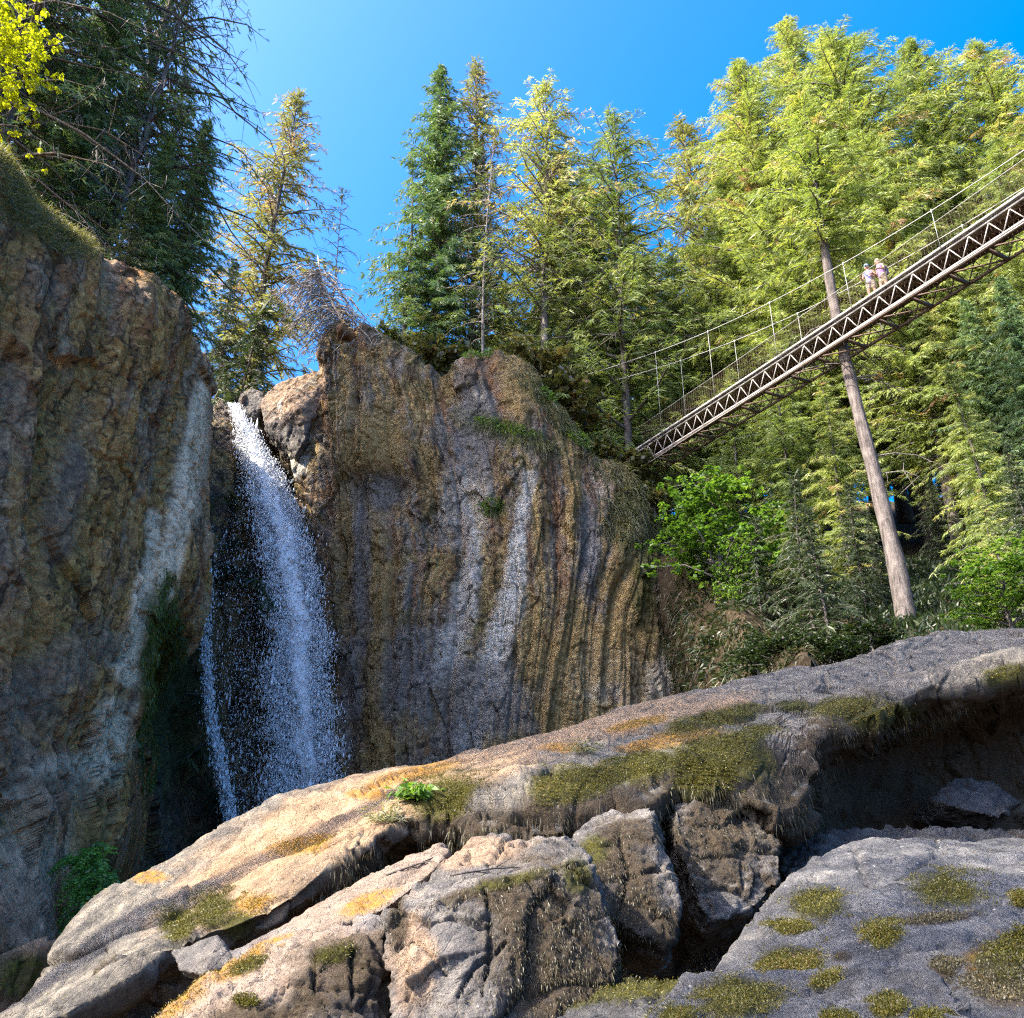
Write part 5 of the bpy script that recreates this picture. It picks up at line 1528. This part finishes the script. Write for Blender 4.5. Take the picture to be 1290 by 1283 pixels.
# ------------------------------------------------------------------ suspension bridge
def bridge():
    A0 = P(800, 572, 43.5)        # near top chord at the far (left) abutment
    B0 = P(1290, 240, 23.5)       # the same chord where it leaves the picture
    zd = 0.5 * (A0[2] + B0[2])
    A0 = P(800, 572, 43.5)
    d2 = B0[:2] - A0[:2]
    L2 = np.linalg.norm(d2)
    dx = np.array([d2[0], d2[1], 0]) / L2
    slope = (B0[2] - A0[2]) / L2
    side = np.array([-dx[1], dx[0], 0])
    if side[0] < 0:
        side = -side             # towards the far, right-hand edge of the deck
    W = 1.35
    TH = 0.82
    LT = L2 + 16.0
    root = thing('suspension_bridge', 'long pale steel suspension footbridge with zigzag side trusses crossing high above the creek', 'bridge', A0)

    def pt(l, s=0.0, z=0.0):
        sag = -0.28 * math.sin(math.pi * min(max(l / LT, 0), 1))
        return A0 + dx * l + side * s + np.array([0, 0, slope * l + z + sag])

    bay = 0.80
    nb = int(LT / bay)
    ls = [bay * i for i in range(nb + 1)]
    up = np.array([0, 0, 1.0])
    for s, nm in ((0.0, 'near truss, brightly lit'), (W, 'far truss, coloured darker for shade')):
        mats = MAT['steel'] if s == 0 else MAT['brownsteel']  # far side gets the darker steel in place of real shade
        m = MB()
        for a, b in zip(ls[:-1], ls[1:]):
            m.bar(pt(a, s, 0.0), pt(b, s, 0.0), 0.08, 0.085)
        mb_ = MB()
        for a, b in zip(ls[:-1], ls[1:]):
            mb_.bar(pt(a, s, -TH), pt(b, s, -TH), 0.08, 0.09)
        m2 = MB()
        for i, (a, b) in enumerate(zip(ls[:-1], ls[1:])):
            c = 0.5 * (a + b)
            m2.bar(pt(a, s, -TH + 0.05), pt(c, s, -0.05), 0.034, 0.036, side)
            m2.bar(pt(c, s, -0.05), pt(b, s, -TH + 0.05), 0.034, 0.036, side)
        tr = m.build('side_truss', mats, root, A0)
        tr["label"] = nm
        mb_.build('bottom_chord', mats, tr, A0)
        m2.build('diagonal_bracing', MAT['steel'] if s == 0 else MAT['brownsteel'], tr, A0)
    # deck boards just under the top chord and dark floor beams along the bottom
    m = MB()
    x = 0.0
    while x < LT:
        m.bar(pt(x, -0.12 + 0.1, 0.10), pt(x, W + 0.02, 0.10), 0.17, 0.05)
        x += 0.185
    m.build('deck', MAT['timber'], root, A0)
    for s in (-0.10, W + 0.10):
        m = MB()
        for a, b in zip(ls[:-1], ls[1:]):
            m.bar(pt(a, s, 0.14), pt(b, s, 0.14), 0.07, 0.10)
        m.build('edge_rail', MAT['steel'], root, A0)
    m = MB()
    for i, a in enumerate(ls):
        if i % 2 == 0:
            m.bar(pt(a, 0.06, -TH - 0.02), pt(a, W - 0.06, -TH - 0.02), 0.09, 0.12)
            m.bar(pt(a, 0.06, 0.0), pt(a, W - 0.06, 0.0), 0.09, 0.12)
            if i + 2 < len(ls):
                m.bar(pt(a, 0.06, -TH - 0.03), pt(ls[i + 2], W - 0.06, -TH - 0.03), 0.045, 0.05)
    for s in (0.45, 0.9):
        for a, b in zip(ls[:-1], ls[1:]):
            m.bar(pt(a, s, -0.02), pt(b, s, -0.02), 0.10, 0.16)
    m.build('floor_beams', MAT['brownsteel'], root, A0)
    # stepped plates under the near truss
    m = MB()
    for a, b in zip(ls[:-1], ls[1:]):
        m.bar(pt(a, 0.03, -TH - 0.10), pt(b, 0.03, -TH - 0.10), 0.12, 0.09)
    m.build('lower_beam', MAT['brownsteel'], root, A0)
    # main cables hang in a curve from the tower, hangers, hand cables and wires
    hang = [l for l in np.arange(2.6, LT, 4.2)]

    def ch(l):
        f = (l - LT * 0.70) / (LT * 0.70)
        return 1.5 + 4.3 * f * f

    for s in (-0.16, W + 0.16):
        m = MB()
        m.tube(np.array([pt(l, s, ch(l)) for l in np.linspace(-4.0, LT, 50)]), 0.017, 6)
        m.build('main_cable', MAT['cable'], root, A0)
        m = MB()
        m.tube(np.array([pt(l, s, 1.28) for l in np.linspace(0.5, LT, 40)]), 0.012, 5)
        m.build('hand_cable', MAT['cable'], root, A0)
        m = MB()
        for z in np.arange(0.3, 1.25, 0.105):
            m.tube(np.array([pt(l, s, z) for l in np.linspace(1.0, LT, 40)]), 0.0065, 3, cap=False)
        for l in np.arange(1.0, LT, 0.16):
            m.tube(np.array([pt(l, s, 0.2), pt(l, s, 1.28)]), 0.0048, 3, cap=False)
        m.build('railing_mesh', MAT['brownsteel'], root, A0)
        for k, l in enumerate(hang):
            m = MB()
            m.tube(np.array([pt(l, s, 0.05), pt(l, s, ch(l) + 0.03)]), 0.011, 5)
            m.tube(np.array([pt(l, s, ch(l) - 0.12), pt(l, s, ch(l) + 0.05)]), 0.030, 6)
            m.build('hanger', MAT['cable'], root, A0)
    # storm cable curving away below the near side
    m = MB()
    m.tube(np.array([pt(l, -0.25 - 0.010 * (l - 9) ** 2 * 0.1, -TH - 0.25 - 0.0016 * (l - 12) ** 2) for l in np.linspace(1, LT - 2, 40)]), 0.022, 5)
    m.build('storm_cable', MAT['cable'], root, A0)
    # timber tower at the left end
    t0 = P(694, 480, 47.0)
    t1 = P(737, 508, 46.0)
    tw = thing('bridge_tower', 'grey blue timber tower with cross braces among trunks at the bridge end', 'tower', t0 + np.array([0, 0, -1.5]))
    for p in (t0, t1):
        m = MB()
        hgt = 2.2 if p is t0 else 1.1
        m.bar(p + np.array([0, 0, -1.8]), p + np.array([0, 0, hgt]), 0.30, 0.30, (0, 1, 0))
        m.build('post', MAT['tower'], tw, t0 + np.array([0, 0, -1.5]))
    m = MB()
    m.bar(t0 + np.array([0.2, 0, 1.5]), t1 + np.array([-0.2, 0, 1.0]), 0.10, 0.14)
    m.bar(t0 + np.array([0.2, 0, 0.9]), t1 + np.array([-0.2, 0, 0.2]), 0.10, 0.14)
    m.build('brace', MAT['tower'], tw, t0 + np.array([0, 0, -1.5]))
    return pt, dx, side, W


PT, BDX, BSIDE, BW = bridge()


# ------------------------------------------------------------------ two walkers
def capsule_body(chains, vox, it=2):
    """one continuous skin from tapered limbs that overlap at the joints"""
    m = MB()
    for pts_, rad in chains:
        pts_ = np.array(pts_, float)
        rad = np.array(rad, float)
        m.tube(pts_, rad, 12)
        for p, r in zip(pts_, rad):
            u = np.linspace(0, math.pi, 8)
            w_ = np.linspace(0, 2 * math.pi, 13)[:-1]
            v = [p + r * np.array([math.sin(a) * math.cos(b), math.sin(a) * math.sin(b), math.cos(a)]) for a in u for b in w_]
            f = [(i * 12 + j, (i + 1) * 12 + j, (i + 1) * 12 + (j + 1) % 12, i * 12 + (j + 1) % 12) for i in range(7) for j in range(12)]
            m.add(v, None, f)
    v, fs = m.arrays()
    me = mesh_np('tmp', v, fs)
    o = bpy.data.objects.new('tmp', me)
    COL.objects.link(o)
    md = o.modifiers.new('r', 'REMESH')
    md.mode = 'VOXEL'
    md.voxel_size = vox
    s = o.modifiers.new('s', 'SMOOTH')
    s.iterations = it
    ev = o.evaluated_get(bpy.context.evaluated_depsgraph_get()).to_mesh()
    vv = np.empty(len(ev.vertices) * 3, dtype=np.float32)
    ev.vertices.foreach_get('co', vv)
    ff = np.empty(len(ev.loops), dtype=np.int32)
    ev.loops.foreach_get('vertex_index', ff)
    bpy.data.objects.remove(o)
    return vv.reshape(-1, 3), [ff.reshape(-1, 4)]


def hand(at, d, sd):
    """palm and five bent fingers closing round a rail; d forward, sd across"""
    at, d, sd = np.array(at), np.array(d), np.array(sd)
    n = np.cross(sd, d)
    ch = [([at, at + d * 0.085], [0.026, 0.034]), ([at + sd * 0.02, at + d * 0.08 + sd * 0.028], [0.02, 0.018]), ([at - sd * 0.02, at + d * 0.08 - sd * 0.028], [0.02, 0.018])]
    for k, (o_, l) in enumerate(((-0.033, 0.072), (-0.011, 0.082), (0.011, 0.077), (0.033, 0.062))):
        b = at + d * 0.085 + sd * o_
        ch.append(([b, b + d * l * 0.45 - n * 0.01, b + d * l * 0.6 - n * 0.045, b + d * l * 0.25 - n * 0.062], [0.0105, 0.010, 0.009, 0.008]))
    b = at + d * 0.02 - sd * 0.03
    ch.append(([b, b - sd * 0.03 + d * 0.03 - n * 0.012, b - sd * 0.025 + d * 0.06 - n * 0.035], [0.013, 0.011, 0.009]))
    return ch


M_SKIN = mat_simple('skin', (0.34, 0.18, 0.11), 0.6, 0, 0.08, 12)


def walker(l, s, yaw, h, top_col, short_col, hair_col, label, cap=None, pack=None, straps=None, lean=0.12):
    base = PT(l, s, 0.128)
    t = thing('person', label, 'person', base)
    t.rotation_euler = (0, 0, yaw)
    k = h / 1.75

    def V(x, y, z):            # y forward
        return np.array([x, y + lean * max(0, z - 0.9), z]) * k
    hipz, shz = 0.92, 1.42
    ch = []
    ch.append(([V(0, 0, 0.94), V(0, 0.01, 1.10), V(0, 0.0, 1.28), V(0, 0.0, 1.40)], np.array([0.135, 0.125, 0.15, 0.12]) * k))
    ch.append(([V(-0.07, 0, 0.92), V(0.07, 0, 0.92)], np.array([0.115, 0.115]) * k))
    ch.append(([V(-0.15, -0.01, 1.38), V(0.15, -0.01, 1.38)], np.array([0.075, 0.075]) * k))
    ch.append(([V(0, 0, 1.40), V(0, 0.02, 1.52)], np.array([0.065, 0.055]) * k))
    ch.append(([V(0, 0.03, 1.585), V(0, 0.035, 1.665)], np.array([0.075, 0.088]) * k))
    ch.append(([V(0, 0.11, 1.60), V(0, 0.125, 1.585)], np.array([0.018, 0.016]) * k))   # nose
    for sx in (-1, 1):
        ch.append(([V(sx * 0.085, 0.02, 1.60), V(sx * 0.09, 0.01, 1.625)], np.array([0.016, 0.018]) * k))  # ears
        fy = 0.05 * sx
        ch.append(([V(sx * 0.10, 0, 0.90), V(sx * 0.105, 0.02 + fy, 0.50), V(sx * 0.105, -0.01 + fy, 0.30), V(sx * 0.105, -0.03 + fy, 0.08)], np.array([0.095, 0.062, 0.056, 0.038]) * k))
        ch.append(([V(sx * 0.105, -0.05 + fy, 0.04), V(sx * 0.115, 0.13 + fy, 0.03)], np.array([0.04, 0.036]) * k))
        e = [V(sx * 0.19, -0.01, 1.37), V(sx * 0.27, 0.04, 1.12), V(sx * 0.24, 0.24, 1.10)]
        ch.append((e, np.array([0.055, 0.042, 0.028]) * k))
        dd = (e[2] - e[1]) / np.linalg.norm(e[2] - e[1])
        ch += hand(e[2], dd, np.array([1.0 * -sx, 0, 0]))
    v, f = capsule_body(ch, 0.0085)
    link('body', mesh_np('body', v, f, M_SKIN), t)

    def cloth(sel_chain, name, mat, vox=0.012):
        v_, f_ = capsule_body(sel_chain, vox)
        o = link(name, mesh_np(name, v_, f_, mat), t)
        return o
    cloth([([V(0, 0, 0.95), V(0, 0.01, 1.10), V(0, 0, 1.28), V(0, 0, 1.385)], np.array([0.148, 0.14, 0.163, 0.128]) * k), ([V(-0.13, -0.01, 1.365), V(0.13, -0.01, 1.365)], np.array([0.085, 0.085]) * k)], 'shirt', mat_simple(name_of('shirt'), top_col, 0.9))
    sh = [([V(-0.07, 0, 0.93), V(0.07, 0, 0.93)], np.array([0.13, 0.13]) * k)]
    for sx in (-1, 1):
        sh.append(([V(sx * 0.10, 0, 0.90), V(sx * 0.105, 0.01 + 0.03 * sx, 0.66)], np.array([0.112, 0.098]) * k))
    cloth(sh, 'shorts', mat_simple(name_of('shorts'), short_col, 0.9))
    if cap:
        cloth([([V(0, 0.02, 1.665), V(0, 0.035, 1.69)], np.array([0.094, 0.094]) * k), ([V(0, 0.10, 1.66), V(0, 0.175, 1.645)], np.array([0.05, 0.035]) * k)], 'cap', mat_simple(name_of('cap'), cap, 0.8))
        cloth([([V(0, -0.02, 1.60), V(0, -0.03, 1.50)], np.array([0.088, 0.05]) * k)], 'hair', mat_simple(name_of('hair'), hair_col, 0.8))
    else:
        cloth([([V(0, -0.005, 1.66), V(0, 0.015, 1.685)], np.array([0.096, 0.096]) * k), ([V(0, -0.04, 1.62), V(0, -0.05, 1.48), V(0, -0.06, 1.38)], np.array([0.08, 0.07, 0.04]) * k)], 'hair', mat_simple(name_of('hair'), hair_col, 0.8))
    if pack:
        bp = cloth([([V(-0.07, -0.20, 1.05), V(-0.07, -0.19, 1.33)], np.array([0.085, 0.08]) * k), ([V(0.07, -0.20, 1.05), V(0.07, -0.19, 1.33)], np.array([0.085, 0.08]) * k)], 'backpack', mat_simple(name_of('backpack'), pack, 0.8))
    if straps:
        cloth([([V(0.14, 0.09, 1.40), V(0.05, 0.165, 1.22), V(-0.10, 0.15, 1.00)], np.array([0.022, 0.022, 0.022]) * k), ([V(0.14, 0.09, 1.40), V(0.10, -0.12, 1.36), V(0.0, -0.17, 1.18), V(-0.13, -0.11, 0.98)], np.array([0.022] * 4) * k)], 'shoulder_strap', mat_simple(name_of('strap'), straps, 0.8))
    shoes = []
    for sx in (-1, 1):
        fy = 0.05 * sx
        shoes.append(([V(sx * 0.105, -0.055 + fy, 0.048), V(sx * 0.115, 0.14 + fy, 0.04)], np.array([0.05, 0.043]) * k))
    cloth(shoes, 'shoes', mat_simple(name_of('shoes'), (0.08, 0.08, 0.09), 0.8))


def name_of(s):
    return s + '_fabric'


yaw_l = math.atan2(-(-BSIDE[0]), -BSIDE[1])       # facing the near rail (towards the falls side)
def at_px(px):
    """length along the bridge whose deck point shows at picture column px"""
    ll = np.linspace(0, 40, 400)
    x, _ = PJ(np.array([PT(l, 0.3, 0.2) for l in ll]))
    ok = np.nonzero(x > px)[0]
    return float(ll[ok[0]]) if len(ok) else 15.0


yw = math.atan2(BSIDE[0], -BSIDE[1])
walker(at_px(1100), 0.30, yw + 0.35, 1.72, (0.26, 0.23, 0.36), (0.24, 0.20, 0.15), (0.35, 0.24, 0.12), 'walker on the bridge in pale blue cap and lavender top with dark strap', cap=(0.22, 0.38, 0.48), straps=(0.05, 0.08, 0.22))
walker(at_px(1113), 0.42, yw - 0.3, 1.74, (0.26, 0.16, 0.31), (0.27, 0.21, 0.14), (0.45, 0.36, 0.22), 'bareheaded fair haired walker in a mauve top with a dark backpack on the bridge', pack=(0.06, 0.05, 0.08))


# litter on the rocks
def twig(key, px, py, L, ang, label, seed):
    rng = np.random.default_rng(seed)
    c = on_surf(key, px, py) + np.array([0, -0.01, 0.02])
    d_ = np.array([math.cos(ang), 0.25, math.sin(ang)])
    q = np.array([c + d_ * L * s + rng.normal(size=3) * 0.02 * L for s in (-0.5, -0.2, 0.15, 0.5)])
    m = MB()
    m.tube(q, np.array([0.012, 0.011, 0.009, 0.004]), 6)
    for k in (1, 2):
        e = q[k] + d_ * L * 0.25 + rng.normal(size=3) * 0.10 * L
        m.tube(np.stack([q[k], 0.5 * (q[k] + e) + 0.01, e]), np.array([0.006, 0.005, 0.002]), 5)
    o = m.build('twig', MAT['bark'], None, c)
    tag(o, label, 'twig')


twig('slab', 985, 905, 0.5, 0.5, 'dark bare twig standing at the mossy edge of the long slab', 5)
twig('slab', 770, 940, 0.3, 1.4, 'short dark twig sticking up from the middle of the slab', 6)
twig(key_of('flat pale slab'), 520, 1088, 0.5, 0.35, 'thin dry twig lying on the flat pale slab by the cleft', 7)
twig(key_of('large split'), 610, 1095, 0.55, 0.1, 'thin dry twig lying on top of the large split block', 8)


# fallen needles, leaf bits and grit on the rocks
def litter():
    rng = np.random.default_rng(401)
    for key, cnt, ln in (('slab', 2600, 0.055), (key_of('broad blue grey'), 900, 0.03), (key_of('rough pitted'), 500, 0.022), (key_of('tan topped'), 500, 0.04), (key_of('large split'), 350, 0.04), (key_of('flat pale slab'), 250, 0.04)):
        v, n, o = SURF[key]
        ids = np.nonzero(n[:, 2] > 0.45)[0]
        cl = np.clip(0.3 + fbm(v[ids] * 1.6, 3, s=402), 0.02, 1) ** 2
        k = rng.choice(ids, cnt, p=cl / cl.sum())
        d_ = unit(np.cross(n[k], rng.normal(size=(cnt, 3))))
        b_ = v[k] + n[k] * 0.006
        vv, qq = blades(b_, unit(d_ + 0.15 * n[k]), ln * (0.4 + 0.9 * rng.random(cnt)), np.full(cnt, ln * 0.16), rng, 0.0)
        lf = Leaves()
        lf.add(vv, qq, rng.random(cnt) * 0.98)
        stuff('litter', lf, MAT['drymoss'] if key != 'slab' else MAT['scrub'], 'fallen needles and leaf bits scattered over the rock', np.array(o.location))


litter()

# ------------------------------------------------------------------ light, sky, camera
SUN_AZ = math.radians(245.0)     # compass style: 0 = +Y (away from the camera), clockwise
SUN_EL = math.radians(43.0)
sd = Vector((math.sin(SUN_AZ) * math.cos(SUN_EL), math.cos(SUN_AZ) * math.cos(SUN_EL), math.sin(SUN_EL)))
sl = bpy.data.lights.new('sun', 'SUN')
sl.energy = 3.0
sl.angle = math.radians(0.55)
sl.color = (1.0, 0.93, 0.80)
so = bpy.data.objects.new('sun', sl)
COL.objects.link(so)
so.rotation_euler = sd.to_track_quat('Z', 'Y').to_euler()
so.location = (-30, -10, 60)

w = bpy.data.worlds.new("World")
S.world = w
w.use_nodes = True
nt = w.node_tree
nt.nodes.clear()
sky = nt.nodes.new('ShaderNodeTexSky')
sky.sky_type = 'NISHITA'
sky.sun_disc = False
sky.sun_elevation = SUN_EL
sky.sun_rotation = SUN_AZ
sky.altitude = 300
sky.air_density = 0.75
sky.dust_density = 7.0
sky.ozone_density = 5.0
hs = nt.nodes.new('ShaderNodeHueSaturation')
hs.inputs['Hue'].default_value = 0.497
hs.inputs['Saturation'].default_value = 1.48
bg = nt.nodes.new('ShaderNodeBackground')
bg.inputs[1].default_value = 0.15
wo = nt.nodes.new('ShaderNodeOutputWorld')
nt.links.new(sky.outputs[0], hs.inputs['Color'])
nt.links.new(hs.outputs[0], bg.inputs[0])
nt.links.new(bg.outputs[0], wo.inputs[0])

cam = bpy.data.cameras.new('camera')
cam.sensor_fit = 'HORIZONTAL'
cam.sensor_width = 36.0
cam.lens = 36.0 * F / 1290.0
cam.clip_start = 0.05
cam.clip_end = 4000
co = bpy.data.objects.new('camera', cam)
COL.objects.link(co)
co.location = tuple(EYE)
co.rotation_euler = (math.pi / 2 + PITCH, 0, 0)
S.camera = co

S.view_settings.view_transform = 'Standard'
S.view_settings.look = 'None'
S.view_settings.gamma = 1.0
S.view_settings.use_curve_mapping = False
S.view_settings.exposure = 2.4
S.render.engine = 'CYCLES'
S.cycles.use_denoising = False
S.cycles.denoiser = 'OPENIMAGEDENOISE'
S.cycles.denoising_prefilter = 'NONE'
S.cycles.filter_width = 1.25
S.cycles.use_adaptive_sampling = False
S.cycles.sample_clamp_indirect = 4.0
S.cycles.max_bounces = 6
S.cycles.diffuse_bounces = 4
S.cycles.transparent_max_bounces = 12
S.cycles.transmission_bounces = 3
